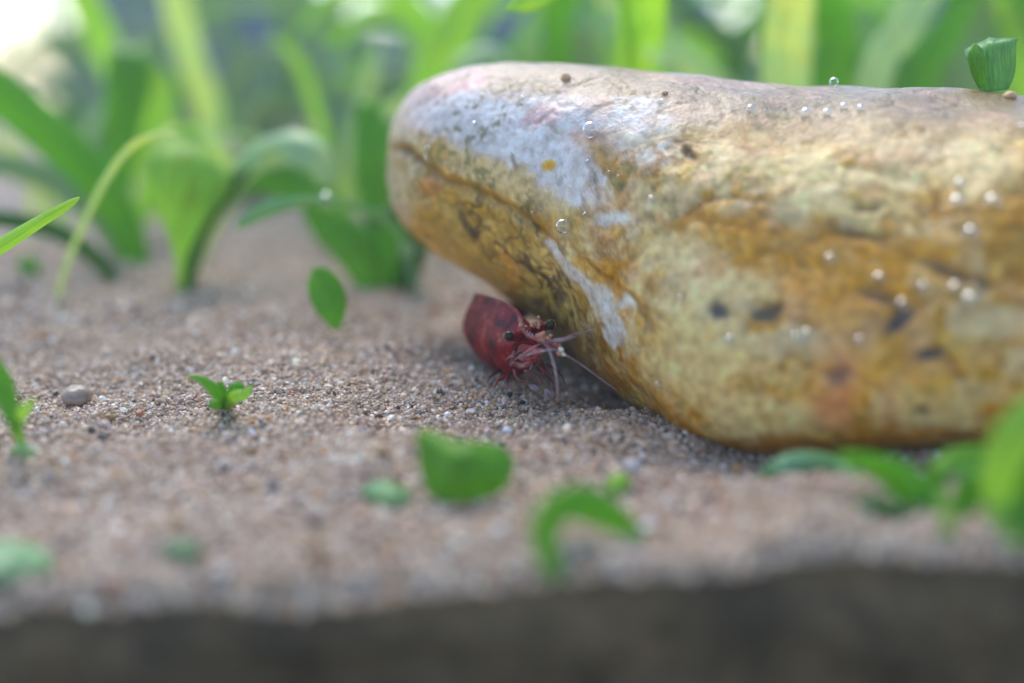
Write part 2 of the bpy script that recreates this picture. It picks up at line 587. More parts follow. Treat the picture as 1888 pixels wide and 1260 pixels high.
n_a, n_b, n_c = fbm(stretch * 1.6, 130, 5), fbm(stretch * 3.4, 140, 5), fbm(P0 * 7.5, 150, 4)
paint((0.44, 0.27, 0.065), smooth(0.50, 0.62, n_a) * 0.85)
paint((0.60, 0.51, 0.29), smooth(0.52, 0.62, n_b) * 0.75)
paint((0.38, 0.29, 0.10), smooth(0.53, 0.63, n_c) * 0.45)
paint((0.58, 0.48, 0.24), smooth(0.53, 0.60, fbm(stretch * 5.5, 160, 4)) * 0.55)
paint((0.30, 0.17, 0.035), smooth(0.55, 0.63, fbm(stretch * 4.4, 165, 5)) * 0.55)
# upper shoulder: paler, pinkish grey; end face pink
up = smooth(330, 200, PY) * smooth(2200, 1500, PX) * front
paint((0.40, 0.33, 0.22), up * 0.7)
paint((0.44, 0.38, 0.34), patch(1200, 160, 420, 45) * 0.8)
paint((0.52, 0.40, 0.38), patch(820, 180, 90, 50, -40) * 0.9)
paint((0.60, 0.38, 0.40), patch(865, 165, 45, 18, -35) * 0.6)
paint((0.50, 0.39, 0.34), patch(1250, 215, 90, 30, 0) * 0.7)
paint((0.50, 0.44, 0.33), patch(735, 330, 34, 110, 0) * 0.9)
tpz = smooth(235, 165, PY + 0.35 * wy + 0.02 * (944 - PX)) * smooth(1000, 1200, PX + wx) * front  # brown grey top band, painted darker to tame the sun on it
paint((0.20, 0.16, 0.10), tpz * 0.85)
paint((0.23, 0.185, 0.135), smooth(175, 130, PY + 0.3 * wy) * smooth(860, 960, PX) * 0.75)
# white quartz face, its bluish sky reflection painted into the colour
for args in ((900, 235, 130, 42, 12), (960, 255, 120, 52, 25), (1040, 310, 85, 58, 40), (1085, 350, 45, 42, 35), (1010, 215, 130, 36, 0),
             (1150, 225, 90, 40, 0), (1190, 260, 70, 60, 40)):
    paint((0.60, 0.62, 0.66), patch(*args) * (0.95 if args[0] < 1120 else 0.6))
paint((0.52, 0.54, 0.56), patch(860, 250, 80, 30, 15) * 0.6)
paint((0.55, 0.40, 0.41), patch(1000, 222, 36, 22, -10) * 0.75)
paint((0.48, 0.36, 0.36), patch(1085, 245, 40, 20, 0) * 0.5)
paint((0.60, 0.36, 0.04), patch(1014, 309, 15, 10, -10, 0.3))
# cream band below the quartz
paint((0.53, 0.44, 0.25), patch(900, 325, 150, 34, 24) * 0.85)
paint((0.44, 0.30, 0.07), patch(810, 280, 22, 16, 0, 0.6) * 0.7)
# ridge line with dark stain
paint((0.36, 0.20, 0.035), vein([(745, 285), (790, 325), (850, 345), (930, 380), (1000, 430), (1060, 500), (1090, 560)], 22) * 0.8)
paint((0.10, 0.06, 0.02), vein([(770, 305), (800, 322), (850, 345), (900, 365), (940, 390)], 7) * 0.85)
rx_, ry_ = PX + wx * 0.4, PY + wy * 0.4
RL = np.array([(735, 272), (775, 306), (815, 330), (862, 347), (905, 366), (945, 393), (985, 425), (1015, 455)], float)
rd = np.full(len(PX), 1e9)
for a_, b_ in zip(RL[:-1], RL[1:]):
    ab_ = b_ - a_
    tt_ = np.clip(((rx_ - a_[0]) * ab_[0] + (ry_ - a_[1]) * ab_[1]) / (ab_ @ ab_), 0, 1)
    rd = np.minimum(rd, np.hypot(rx_ - a_[0] - tt_ * ab_[0], ry_ - a_[1] - tt_ * ab_[1]))
paint((0.30, 0.16, 0.03), (1 - smooth(4, 24, rd / (0.4 + 1.2 * VC))) * front * 0.8)
paint((0.09, 0.05, 0.02), (1 - smooth(1.5, 9, rd / (0.4 + 1.2 * VC))) * front * 0.8)
disp -= 0.035 * (1 - smooth(2, 16, rd)) * front
disp -= 0.05 * patch(905, 450, 190, 70, 42, 0.6, 0.6)
paint((0.48, 0.22, 0.11), patch(785, 340, 20, 20, 0, 0.4) * 0.85)
# lower left face: ochre with dark veining
lowl = patch(930, 470, 210, 75, 42)
paint((0.42, 0.33, 0.12), lowl * 0.6)
paint((0.34, 0.22, 0.05), patch(880, 400, 90, 30, 35) * 0.6)
paint((0.50, 0.28, 0.10), patch(930, 505, 16, 50, -12) * 0.7)
vn = np.abs(fbm(stretch * C(1, 1, 1) * 4.0 + 3, 171, 3) - 0.5)
paint((0.06, 0.045, 0.025), (1 - smooth(0.004, 0.03, vn)) * patch(960, 460, 200, 80, 42, 1, 0.5) * 0.85)
for pts, wd in (([(925, 450), (945, 480), (975, 505)], 6), ([(985, 500), (1010, 540), (1030, 560), (1050, 590)], 5), ([(1010, 520), (1030, 548), (1045, 575)], 4),
                ([(1040, 520), (1060, 560), (1085, 610), (1095, 650)], 4), ([(1020, 545), (1025, 580), (1022, 605)], 4), ([(1060, 560), (1066, 575)], 6),
                ([(840, 395), (850, 420), (870, 440)], 8), ([(880, 410), (905, 440), (925, 470)], 5), ([(860, 430), (900, 480)], 4),
                ([(1035, 600), (1042, 625)], 3), ([(1012, 515), (1005, 535)], 3), ([(1075, 600), (1088, 645), (1100, 670)], 3)):
    paint((0.055, 0.04, 0.022), vein(pts, wd, 0.35) * 0.85)
# overlapping flakes edged with dark lines, drawn out down the face
sx_, sy_ = math.cos(math.radians(62)), math.sin(math.radians(62))
aa_ = (PX + wx * 0.5) * sx_ + (PY + wy * 0.5) * sy_
bb_ = -(PX + wx * 0.5) * sy_ + (PY + wy * 0.5) * sx_
fl1 = np.abs(fbm(np.stack([aa_ / 46, bb_ / 15, P0[:, 1]], -1), 331, 3) - 0.5)
fl2 = fbm(np.stack([aa_ / 30, bb_ / 7, P0[:, 1]], -1), 341, 3)
flz = np.maximum(patch(1035, 560, 60, 95, -28, 1, 0.5), patch(930, 450, 120, 50, 42, 1, 0.6) * 0.7)
paint((0.07, 0.05, 0.025), (1 - smooth(0.006, 0.045, fl1)) * smooth(0.42, 0.55, VB) * flz * 0.85)
paint((0.10, 0.07, 0.03), smooth(0.60, 0.70, fl2) * flz * 0.75)
paint((0.55, 0.46, 0.20), smooth(0.56, 0.66, 1 - fl2) * flz * 0.5)
# brown mottling through the middle of the stone
mo = np.abs(fbm(stretch * 5.0, 351, 4) - 0.5)
mz = smooth(960, 1120, PX) * smooth(300, 390, PY) * smooth(720, 560, PY)
paint((0.24, 0.14, 0.035), (1 - smooth(0.0, 0.05, mo)) * smooth(0.47, 0.6, fbm(P0 * 2.4, 361, 3)) * mz * 0.85)
paint((0.40, 0.25, 0.06), smooth(0.52, 0.62, fbm(stretch * 7, 371, 4)) * mz * 0.55)
paint((0.62, 0.57, 0.42), smooth(0.57, 0.65, fbm(stretch * 6, 381, 4)) * mz * 0.6)
paint((0.20, 0.14, 0.05), smooth(0.60, 0.68, fbm(stretch * 9, 391, 3)) * smooth(330, 120, PY) * smooth(900, 1050, PX) * 0.6)
paint((0.42, 0.29, 0.22), smooth(0.54, 0.64, fbm(stretch * 3.5, 401, 4)) * smooth(330, 150, PY) * smooth(950, 1100, PX) * 0.6)
# longer cracks, unbroken, with rusty halos
def crackline(pts, wid, halo=3.2, warp=0.9, deep=0.010):
    global disp
    x, y = PX + wx * warp, PY + wy * warp
    Q = spline(np.asarray(pts, float), 18)
    dm = np.full(len(PX), 1e9)
    for a_, b_ in zip(Q[:-1], Q[1:]):
        ab_ = b_ - a_
        k_ = np.clip(((x - a_[0]) * ab_[0] + (y - a_[1]) * ab_[1]) / (ab_ @ ab_), 0, 1)
        dm = np.minimum(dm, np.hypot(x - a_[0] - k_ * ab_[0], y - a_[1] - k_ * ab_[1]))
    dm = dm / (0.35 + 1.3 * VC)
    paint((0.40, 0.22, 0.035), (1 - smooth(wid, wid * halo * 1.6, dm)) * front * 0.75)
    paint((0.08, 0.05, 0.02), (1 - smooth(wid * 0.3, wid * 1.4, dm)) * front * 0.85)
    disp = disp - deep * (1 - smooth(wid * 0.5, wid * 2.2, dm)) * front


for pts, wd in (([(1100, 430), (1160, 400), (1210, 420), (1270, 395), (1340, 372), (1420, 380)], 5), ([(1120, 500), (1180, 470), (1240, 430), (1330, 420), (1420, 440), (1520, 436), (1640, 440)], 6),
                ([(1280, 520), (1360, 500), (1400, 470), (1480, 490)], 4), ([(1180, 560), (1230, 600), (1290, 620), (1380, 600)], 4),
                ([(1560, 300), (1640, 320), (1720, 360), (1740, 400), (1800, 430)], 6), ([(1620, 520), (1660, 560), (1650, 600)], 6), ([(1680, 470), (1760, 500), (1820, 520), (1880, 500)], 7),
                ([(1490, 640), (1540, 690), (1560, 740)], 5), ([(1700, 650), (1760, 690), (1800, 740)], 6),
                ([(1080, 470), (1130, 520), (1170, 560), (1200, 620)], 4)):
    crackline(pts, wd)
# net of fine rusty veins over the whole face
vz = smooth(1030, 1160, PX) * smooth(190, 300, PY) * front
for frq, sd_, wd_, kk in ((3.2, 411, 0.014, 0.75), (6.5, 421, 0.022, 0.6), (11.0, 431, 0.03, 0.45)):
    vv = np.abs(fbm(stretch * frq + 2.2, sd_, 4) - 0.5)
    gate = smooth(0.44, 0.56, fbm(P0 * 2.1, sd_ + 5, 3))
    paint((0.36, 0.19, 0.035), (1 - smooth(wd_, wd_ * 3.5, vv)) * gate * vz * kk)
    paint((0.14, 0.075, 0.02), (1 - smooth(wd_ * 0.2, wd_ * 1.1, vv)) * gate * vz * kk)
paint((0.60, 0.54, 0.36), smooth(0.55, 0.63, fbm(P0 * 4.6, 441, 4)) * vz * 0.6)
paint((0.56, 0.36, 0.22), smooth(0.57, 0.64, fbm(P0 * 3.1, 451, 4)) * vz * 0.45)
# white chalky streak running down to the foot
for args in ((1020, 462, 30, 17, 40), (1055, 500, 42, 16, 50), (1095, 545, 46, 24, 55), (1120, 590, 44, 20, 60), (1135, 620, 24, 18, 50), (1130, 410, 34, 12, 5), (1150, 560, 18, 14, 0)):
    paint((0.60, 0.61, 0.58), patch(*args, 1.1) * 0.92)
# orange stains
for cx, cy, rx, ry, an in ((1120, 520, 40, 14, 40), (1150, 480, 60, 16, 20), (1440, 480, 150, 46, 5), (1560, 520, 150, 60, 10), (1700, 470, 120, 50, 0), (1190, 700, 40, 14, 45),
                           (1240, 760, 60, 14, 38), (1330, 815, 90, 12, 5), (1600, 700, 120, 70, 0), (1320, 430, 120, 18, 5), (1480, 440, 200, 18, 3), (1820, 380, 80, 60, 0), (1860, 740, 80, 30, -20)):
    paint((0.50, 0.27, 0.06), patch(cx, cy, rx, ry, an, 1.4, 0.6) * 0.52)
for cx, cy, rx, ry, an in ((1540, 760, 36, 34, 0), (1555, 700, 26, 40, 0), (1650, 775, 20, 30, 0)):
    paint((0.55, 0.27, 0.16), patch(cx, cy, rx, ry, an, 1.0, 0.6) * 0.7)
for cx, cy, rx, ry, an in ((1300, 620, 110, 60, 30), (1270, 700, 90, 40, 40), (1350, 540, 60, 30, 0), (1760, 760, 110, 34, -8), (1400, 770, 120, 40, 5), (1560, 385, 120, 20, 5), (1500, 310, 140, 24, 3),
                           (1650, 330, 120, 30, 5), (1800, 300, 60, 60, 0), (1240, 460, 60, 30, 0)):
    paint((0.62, 0.54, 0.30), patch(cx, cy, rx, ry, an, 1.6, 0.7) * 0.8)
# dark pits and blots
for cx, cy, rx, ry, an in ((1658, 592, 30, 13, -42), (1325, 572, 16, 12, 20), (1410, 580, 20, 9, 10), (1438, 570, 8, 8, 0), (1712, 655, 24, 11, -5), (1272, 285, 13, 6, 42),
                           (1745, 495, 36, 10, 20), (1620, 545, 30, 9, 25), (1545, 690, 22, 14, 0), (1600, 382, 26, 5, 0), (1580, 425, 60, 7, 6), (1700, 760, 14, 10, 0), (1810, 520, 20, 9, 60)):
    dk = patch(cx, cy, rx * 1.2, ry * 1.25, an, 0.5, 0.45)
    paint((0.05, 0.05, 0.055) if ry > 8 else (0.09, 0.06, 0.03), dk * (0.92 if cx in (1658, 1325, 1410, 1272, 1712) else 0.6))
    disp -= 0.022 * dk
paint((0.10, 0.09, 0.05), vein([(1325, 572), (1370, 580), (1410, 580), (1440, 570)], 5, 0.5) * 0.8)
paint((0.20, 0.12, 0.04), vein([(1380, 425), (1480, 440), (1580, 428), (1680, 440)], 9, 1.4) * 0.6)
# olive film and dark hairline cracks everywhere
alg = smooth(0.59, 0.68, fbm(P0 * 18, 200, 3)) * smooth(0.47, 0.58, fbm(P0 * 2.2, 210, 3))
paint((0.17, 0.17, 0.055), alg * 0.75 * smooth(520, 300, PY))
paint((0.20, 0.13, 0.04), crk * 0.3 * smooth(0.45, 0.6, VB))
paint((0.22, 0.17, 0.06), crk2 * 0.4 * smooth(0.45, 0.6, VB))
paint((0.13, 0.14, 0.05), vein([(1085, 195), (1090, 240), (1080, 280), (1100, 320), (1105, 345)], 4, 1.0) * 0.7)
paint((0.13, 0.14, 0.05), vein([(1105, 300), (1150, 340), (1180, 390), (1200, 420)], 5, 1.2) * 0.55)
paint((0.10, 0.09, 0.04), vein([(945, 290), (955, 310)], 5, 0.3) * 0.7)
# rusty rim along the foot
paint((0.42, 0.21, 0.03), vein([(1120, 690), (1200, 745), (1290, 800), (1400, 822), (1560, 826), (1720, 812), (1888, 780)], 26, 0.8) * 0.9)
col *= np.exp(0.9 * (fbm(P0 * 20, 220, 3) - 0.5))[:, None]

qz = np.clip((col[:, 2] / (col[:, 0] + 1e-6) - 0.72) / 0.2, 0, 1)[:, None]
lum = (col @ C(0.35, 0.5, 0.15))[:, None]
sat = np.clip(lum + (col - lum) * 1.24, 0.005, 0.9)
col = sat * (1 - qz) + col * qz * 1.06
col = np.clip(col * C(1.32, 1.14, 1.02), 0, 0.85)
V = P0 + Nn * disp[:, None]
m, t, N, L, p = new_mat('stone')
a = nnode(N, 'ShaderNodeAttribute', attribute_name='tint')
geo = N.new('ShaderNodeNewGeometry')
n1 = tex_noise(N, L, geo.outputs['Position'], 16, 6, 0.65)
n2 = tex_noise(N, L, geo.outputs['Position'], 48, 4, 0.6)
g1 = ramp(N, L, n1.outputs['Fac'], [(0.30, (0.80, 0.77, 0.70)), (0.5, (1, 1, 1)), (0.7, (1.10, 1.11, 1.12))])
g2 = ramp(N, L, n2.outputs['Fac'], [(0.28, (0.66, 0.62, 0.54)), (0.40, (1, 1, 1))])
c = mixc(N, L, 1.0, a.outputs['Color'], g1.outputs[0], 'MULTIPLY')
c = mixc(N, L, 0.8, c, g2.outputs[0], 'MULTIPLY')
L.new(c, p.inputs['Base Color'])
p.inputs['Roughness'].default_value = 0.34
p.inputs['Specular IOR Level'].default_value = 0.5
bump = N.new('ShaderNodeBump'); bump.inputs['Strength'].default_value = 0.5; bump.inputs['Distance'].default_value = 0.03
L.new(n1.outputs['Fac'], bump.inputs['Height']); L.new(bump.outputs[0], p.inputs['Normal'])
STONE = m
faces = grid_faces(NS, NT, True)
faces.append(list(range(NT)))
faces.append(list(range((NS - 1) * NT, NS * NT))[::-1])
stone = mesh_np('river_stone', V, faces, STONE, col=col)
import bmesh as _bm
b = _bm.new(); b.from_mesh(stone.data); _bm.ops.recalc_face_normals(b, faces=b.faces); b.to_mesh(stone.data); b.free()
tag(stone, 'long mottled ochre and bluish white river stone leaning over the red shrimp', 'stone')
from mathutils.bvhtree import BVHTree
BV = BVHTree.FromObject(stone, bpy.context.evaluated_depsgraph_get())


def on_stone(px, py):
    o = Vector((0, 0, CAM_H))
    dr = (at(px, py, 5) - o).normalized()
    h = BV.ray_cast(o, dr)
    return (h[0], h[1]) if h[0] is not None else (None, None)


# ------------------------------------------------------------------ points on the sand
def G(px, py, lift=0.0):
    """point of the sand surface seen at a pixel"""
    o = np.array([0, 0, CAM_H])
    dr = np.array(at(px, py, 5)) - o
    lo, hi = 0.5, 10.0
    for k in range(50):
        mid = (lo + hi) / 2
        q = o + dr * mid
        if q[2] > float(sand_z(q[0], q[1])):
            lo = mid
        else:
            hi = mid
    q = o + dr * lo
    return Vector((q[0], q[1], q[2] + lift))


def pt(s):
    """(px, py, y) in view at distance y; (px, None, y) on the sand at that distance; (px, py, None) on the sand seen there"""
    px, py, y = s
    if py is None:
        t = y / cp
        x = (px - 944) / F * t
        return np.array([x, y, float(sand_z(x, y)) - 0.03])
    if y is None:
        return np.array(G(px, py))
    return np.array(at(px, py, y))


def ribbon(name, pts, wid, mat, parent=None, twist=(0,), cup=0.14, thick=0.016, n=36, na=9, wav=0.03):
    """leaf blade: a curved, cupped, slightly wavy strip with real thickness"""
    W = np.array([pt(s) if len(s) == 3 and not isinstance(s, np.ndarray) else s for s in pts])
    Pc = spline(W, n)
    depth = np.maximum(Pc[:, 1], 1.0)
    wd = np.maximum(spline(np.asarray(wid, float)[:, None], n)[:, 0], 2.0) * depth * 1.02 / F
    tw = np.radians(spline(np.asarray(twist, float)[:, None], n)[:, 0]) if len(twist) > 1 else np.full(n, math.radians(twist[0]))
    T = np.gradient(Pc, axis=0); T /= np.linalg.norm(T, axis=1)[:, None] + 1e-12
    view = Pc - np.array([0, 0, CAM_H]); view /= np.linalg.norm(view, axis=1)[:, None]
    Wd = np.cross(T, view); Wd /= np.linalg.norm(Wd, axis=1)[:, None] + 1e-9
    for i in range(1, n):
        if Wd[i] @ Wd[i - 1] < 0:
            Wd[i] = -Wd[i]
    Nv = np.cross(Wd, T)
    c, s = np.cos(tw)[:, None], np.sin(tw)[:, None]
    Wd, Nv = Wd * c + Nv * s, Nv * c - Wd * s
    u = np.linspace(-1, 1, na)
    ph = rng.random() * 6
    off = cup * (u[None, :] ** 2 - 0.4) * wd[:, None] + wav * wd[:, None] * np.sin(np.linspace(0, 9, n) + ph)[:, None] * u[None, :]
    off -= 0.05 * wd[:, None] * np.exp(-(u / 0.14) ** 2)[None, :]       # midrib groove
    mid = Pc[:, None, :] + Wd[:, None, :] * (u[None, :, None] * wd[:, None, None] / 2) + Nv[:, None, :] * off[..., None]
    th = thick * np.sqrt(np.clip(1 - 0.9 * u ** 2, 0, 1))[None, :, None] * Nv[:, None, :] / 2
    A, B = (mid + th).reshape(-1, 3), (mid - th).reshape(-1, 3)
    V = np.vstack([A, B])
    m_ = n * na
    f = grid_faces(n, na)
    f2 = [[q[3] + m_, q[2] + m_, q[1] + m_, q[0] + m_] for q in f]
    ed = []
    for i in range(n - 1):
        for j0 in (0, na - 1):
            a, b = i * na + j0, (i + 1) * na + j0
            ed.append([a, b, b + m_, a + m_] if j0 == 0 else [b, a, a + m_, b + m_])
    for j in range(na - 1):
        for i0 in (0, n - 1):
            a, b = i0 * na + j, i0 * na + j + 1
            ed.append([b, a, a + m_, b + m_] if i0 == 0 else [a, b, b + m_, a + m_])
    uv = np.stack([np.tile(u, n), np.repeat(np.linspace(0, 1, n) * 4, na)], -1)
    return mesh_np(name, V, f + f2 + ed, mat, parent, uv=np.vstack([uv, uv]))


def patch_leaf(name, outline, y0, slope, mat, parent=None, dome=0.12, thick=0.02, rings=7, n=48):
    """broad leaf fragment from its outline; distance y0 at its middle, changing by slope per pixel of height"""
    O = spline(np.vstack([outline, outline[:1]]), n + 1)[:-1]
    c = O.mean(0)
    pts, uv = [], []
    for r in np.linspace(0, 1, rings + 1)[1:]:
        for q in O:
            e = c + (q - c) * r
            p_ = np.array(at(e[0], e[1], y0 + slope * (c[1] - e[1]) - dome * (1 - r * r) + 0.03 * math.sin(e[0] * 0.05)))
            pts.append(p_); uv.append(((e[0] - c[0]) / 80, (e[1] - c[1]) / 60))
    pc = np.array(at(c[0], c[1], y0 - dome)); pts.append(pc); uv.append((0, 0))
    A = np.array(pts)
    nrm = np.cross(A[n // 4] - pc, A[0] - pc); nrm /= np.linalg.norm(nrm)
    V = np.vstack([A + nrm * thick / 2, A - nrm * thick / 2])
    k = len(A)
    f = []
    for r in range(rings - 1):
        for i in range(n):
            j = (i + 1) % n
            f.append([r * n + i, r * n + j, (r + 1) * n + j, (r + 1) * n + i])
    for i in range(n):
        f.append([k - 1, (i + 1) % n, i])
    g = [[q + k for q in reversed(x)] for x in f]
    e0 = (rings - 1) * n
    ed = [[e0 + i, e0 + (i + 1) % n, e0 + (i + 1) % n + k, e0 + i + k] for i in range(n)]
    o = mesh_np(name, V, f + g + ed, mat, parent, uv=np.array(uv + uv))
    return o


# ------------------------------------------------------------------ the shrimp
def shell_mat(name, base, deep, pale, trans=0.12):
    m, t, N, L, p = new_mat(name)
    geo = N.new('ShaderNodeNewGeometry')
    n1 = tex_noise(N, L, geo.outputs['Position'], 6.5, 6, 0.68)
    n2 = tex_noise(N, L, geo.outputs['Position'], 30, 4, 0.65)
    r1 = ramp(N, L, n1.outputs['Fac'], [(0.40, deep), (0.48, base), (0.54, base), (0.63, pale)])
    r2 = ramp(N, L, n2.outputs['Fac'], [(0.32, (0.65, 0.6, 0.6)), (0.6, (1, 1, 1)), (0.74, (1.8, 1.9, 1.9))])
    L.new(mixc(N, L, 1.0, r1.outputs[0], r2.outputs[0], 'MULTIPLY'), p.inputs['Base Color'])
    p.inputs['Roughness'].default_value = 0.42
    p.inputs['Specular IOR Level'].default_value = 0.22
    p.inputs['Coat Weight'].default_value = 0.05
    p.inputs['Coat Roughness'].default_value = 0.3
    p.inputs['Subsurface Weight'].default_value = 0.25
    p.inputs['Subsurface Radius'].default_value = (0.08, 0.02, 0.02)
    p.inputs['Subsurface Scale'].default_value = 1.0
    tr = N.new('ShaderNodeBsdfTranslucent'); tr.inputs[0].default_value = rgb((pale[0], pale[1], pale[2]))
    ms = N.new('ShaderNodeMixShader'); ms.inputs[0].default_value = trans
    L.new(p.outputs[0], ms.inputs[1]); L.new(tr.outputs[0], ms.inputs[2]); L.new(ms.outputs[0], N['Material Output'].inputs['Surface'])
    bump = N.new('ShaderNodeBump'); bump.inputs['Strength'].default_value = 0.3; bump.inputs['Distance'].default_value = 0.01
    L.new(n2.outputs['Fac'], bump.inputs['Height']); L.new(bump.outputs[0], p.inputs['Normal'])
    return m


SHELL = shell_mat('shrimp_shell', (0.27, 0.004, 0.012), (0.06, 0.002, 0.006), (0.42, 0.075, 0.05), 0.06)
ROSE = shell_mat('shrimp_rose', (0.36, 0.06, 0.065), (0.22, 0.015, 0.02), (0.50, 0.20, 0.17), 0.2)
CLEAR = shell_mat('shrimp_clear', (0.40, 0.30, 0.33), (0.30, 0.15, 0.18), (0.62, 0.56, 0.58), 0.4)
LIMB = shell_mat('shrimp_limb', (0.19, 0.035, 0.04), (0.10, 0.008, 0.014), (0.38, 0.18, 0.16), 0.25)
m, t, N, L, p = new_mat('eye_black'); p.inputs['Base Color'].default_value = (0.012, 0.014, 0.02, 1); p.inputs['Roughness'].default_value = 0.35; EYE = m
m, t, N, L, p = new_mat('eye_cornea'); p.inputs['Base Color'].default_value = (0.95, 0.85, 0.55, 1); p.inputs['Transmission Weight'].default_value = 1.0
p.inputs['IOR'].default_value = 1.06; p.inputs['Roughness'].default_value = 0.15; CORNEA = m
m, t, N, L, p = new_mat('fuzz'); p.inputs['Base Color'].default_value = (0.52, 0.23, 0.14, 1); p.inputs['Roughness'].default_value = 0.7; FUZZ = m
m, t, N, L, p = new_mat('white_grain'); p.inputs['Base Color'].default_value = (0.75, 0.68, 0.58, 1); p.inputs['Roughness'].default_value = 0.35; WGRAIN = m

f_ = np.array([0.42, -0.90, 0.065]); f_ /= np.linalg.norm(f_)
up_ = np.array([-0.17, 0.02, 1.0]); up_ -= f_ * (up_ @ f_); up_ /= np.linalg.norm(up_)
lf_ = np.cross(up_, f_)
O_ = np.array(at(972, 608, 7.85))


def LF(a, l, u):
    return O_ + f_ * a + lf_ * l + up_ * u


shrimp = thing('shrimp', 'small red shrimp with dark stalked eyes peering out from under the stone', 'shrimp', tuple(G(945, 712)))
# trunk and tail as one surface: a, side shift, height shift, half width, top, bottom
SB = np.array([
    (0.10, 0, -0.06, 0.012, 0.01, -0.02), (0.07, 0, -0.05, 0.055, 0.03, -0.07), (0.0, 0, -0.03, 0.105, 0.06, -0.15), (-0.10, 0, -0.01, 0.135, 0.085, -0.30),
    (-0.25, 0, 0, 0.170, 0.11, -0.385), (-0.45, 0, 0, 0.178, 0.125, -0.41), (-0.65, 0, 0, 0.172, 0.13, -0.385), (-0.82, 0, 0, 0.155, 0.125, -0.335),
    (-0.90, 0.005, 0, 0.145, 0.115, -0.28), (-0.94, 0.012, -0.005, 0.132, 0.085, -0.25), (-1.02, 0.080, -0.02, 0.130, 0.045, -0.29), (-1.14, 0.130, -0.04, 0.126, 0.04, -0.27),
    (-1.17, 0.150, -0.05, 0.117, 0.03, -0.25), (-1.30, 0.250, -0.07, 0.119, 0.03, -0.25), (-1.42, 0.32, -0.10, 0.15, 0.02, -0.22), (-1.52, 0.46, -0.13, 0.14, 0.01, -0.20),
    (-1.60, 0.62, -0.17, 0.12, 0.0, -0.17), (-1.66, 0.80, -0.20, 0.09, -0.01, -0.13), (-1.70, 0.98, -0.22, 0.055, -0.02, -0.09), (-1.72, 1.10, -0.24, 0.012, -0.03, -0.05)], float)
nb, nr = 150, 48
sb = spline(SB, nb)
ang = np.linspace(0, 2 * math.pi, nr, endpoint=False)
ca, sa = np.cos(ang), np.sin(ang)
hh, mm = (sb[:, 4] - sb[:, 5]) / 2, (sb[:, 4] + sb[:, 5]) / 2
wl = np.sign(ca) * np.abs(ca) ** 0.85
keel = 1 + 0.16 * np.exp(-((ang - math.pi / 2) / 0.22) ** 2)
Vs = (O_ + f_[None, None, :] * sb[:, 0][:, None, None]
      + lf_[None, None, :] * (sb[:, 1][:, None, None] + (sb[:, 3][:, None] * wl[None, :] * (1 - 0.52 * np.maximum(sa, 0)[None, :] ** 1.3))[..., None])
      + up_[None, None, :] * (sb[:, 2][:, None, None] + (mm[:, None] + hh[:, None] * (sa * keel)[None, :])[..., None]))
Vs = Vs.reshape(-1, 3)
fs = grid_faces(nb, nr, True) + [list(range(nr)), list(range((nb - 1) * nr, nb * nr))[::-1]]
body = mesh_np('body', Vs, fs, SHELL, shrimp)


def blob_mesh(c, r, seed=0, amp=0.25, seg=14, sq=(1, 1, 1)):
    th2 = np.linspace(0, math.pi, seg)
    ph2 = np.linspace(0, 2 * math.pi, seg * 2, endpoint=False)
    TH, PH = np.meshgrid(th2, ph2, indexing='ij')
    D = np.stack([np.sin(TH) * np.cos(PH), np.sin(TH) * np.sin(PH), np.cos(TH)], -1).reshape(-1, 3)
    k = 1 + amp * 2 * (fbm(D * 1.4 + seed * 3.1, 300 + seed, 3) - 0.5) if amp else np.ones(len(D))
    return np.array(c) + D * np.array(sq) * (r * k)[:, None], grid_faces(seg, seg * 2, True)


# head shield ridge (rostrum) with its teeth; the rose crest paints in the sheen along the back
rp = []
for a0 in (-0.86, -0.65, -0.45, -0.25, -0.1):
    k = int(np.argmin(np.abs(sb[:, 0] - a0)))
    rp.append(LF(sb[k, 0], sb[k, 1], sb[k, 2] + mm[k] + hh[k] * 1.16 - 0.010))
rp += [np.array(at(*q)) for q in ((968, 613, 7.72), (988, 626, 7.55), (1010, 636, 7.35))]
V, fc = tube(rp, [0.004, 0.008, 0.010, 0.013, 0.018, 0.020, 0.016, 0.005], 60, 10)
ro = mesh_np('rostrum', V, fc, ROSE, shrimp)
RP = spline(rp, 60)
Vt, Ft = [], []
for i in range(38, 57, 2):
    base = RP[i]; dirr = RP[i + 1] - RP[i - 1]; dirr /= np.linalg.norm(dirr)
    tip = base + up_ * 0.040 + dirr * 0.024
    v_, f__ = tube([base + up_ * 0.006, (base + tip) / 2 + up_ * 0.004, tip], [0.010, 0.007, 0.001], 5, 5)
    Ft += [[q + len(Vt) for q in ff] for ff in f__]; Vt += [tuple(q) for q in v_]
tag(mesh_np('teeth', Vt, Ft, CLEAR, ro), kind='stuff')

# eyes on stalks
for (epx, epy, ey, sx, sy, sy2) in ((939, 620, 7.60, 957, 622, 7.82), (1015, 599, 7.70, 988, 606, 7.82)):
    ec = np.array(at(epx, epy, ey))
    s0 = np.array(at(sx, sy, sy2))
    V, fc = tube([s0, s0 * 0.45 + ec * 0.55, ec], [0.045, 0.034, 0.030], 14, 12)
    stk = mesh_np('eyestalk', V, fc, SHELL, shrimp)
    V, fc = blob_mesh(ec, 0.036, 0, 0)
    mesh_np('eye', V, fc, EYE, stk)
    V, fc = blob_mesh(ec + np.array([-0.003, -0.003, -0.001]), 0.041, 0, 0, 18)
    mesh_np('cornea', V, fc, CORNEA, stk)


def limb(name, pts, rad, mat, n=30):
    V, fc = tube([np.array(at(*q)) if q[1] is not None else pt(q) for q in pts], rad, n, 8)
    return mesh_np(name, V, fc, mat, shrimp)


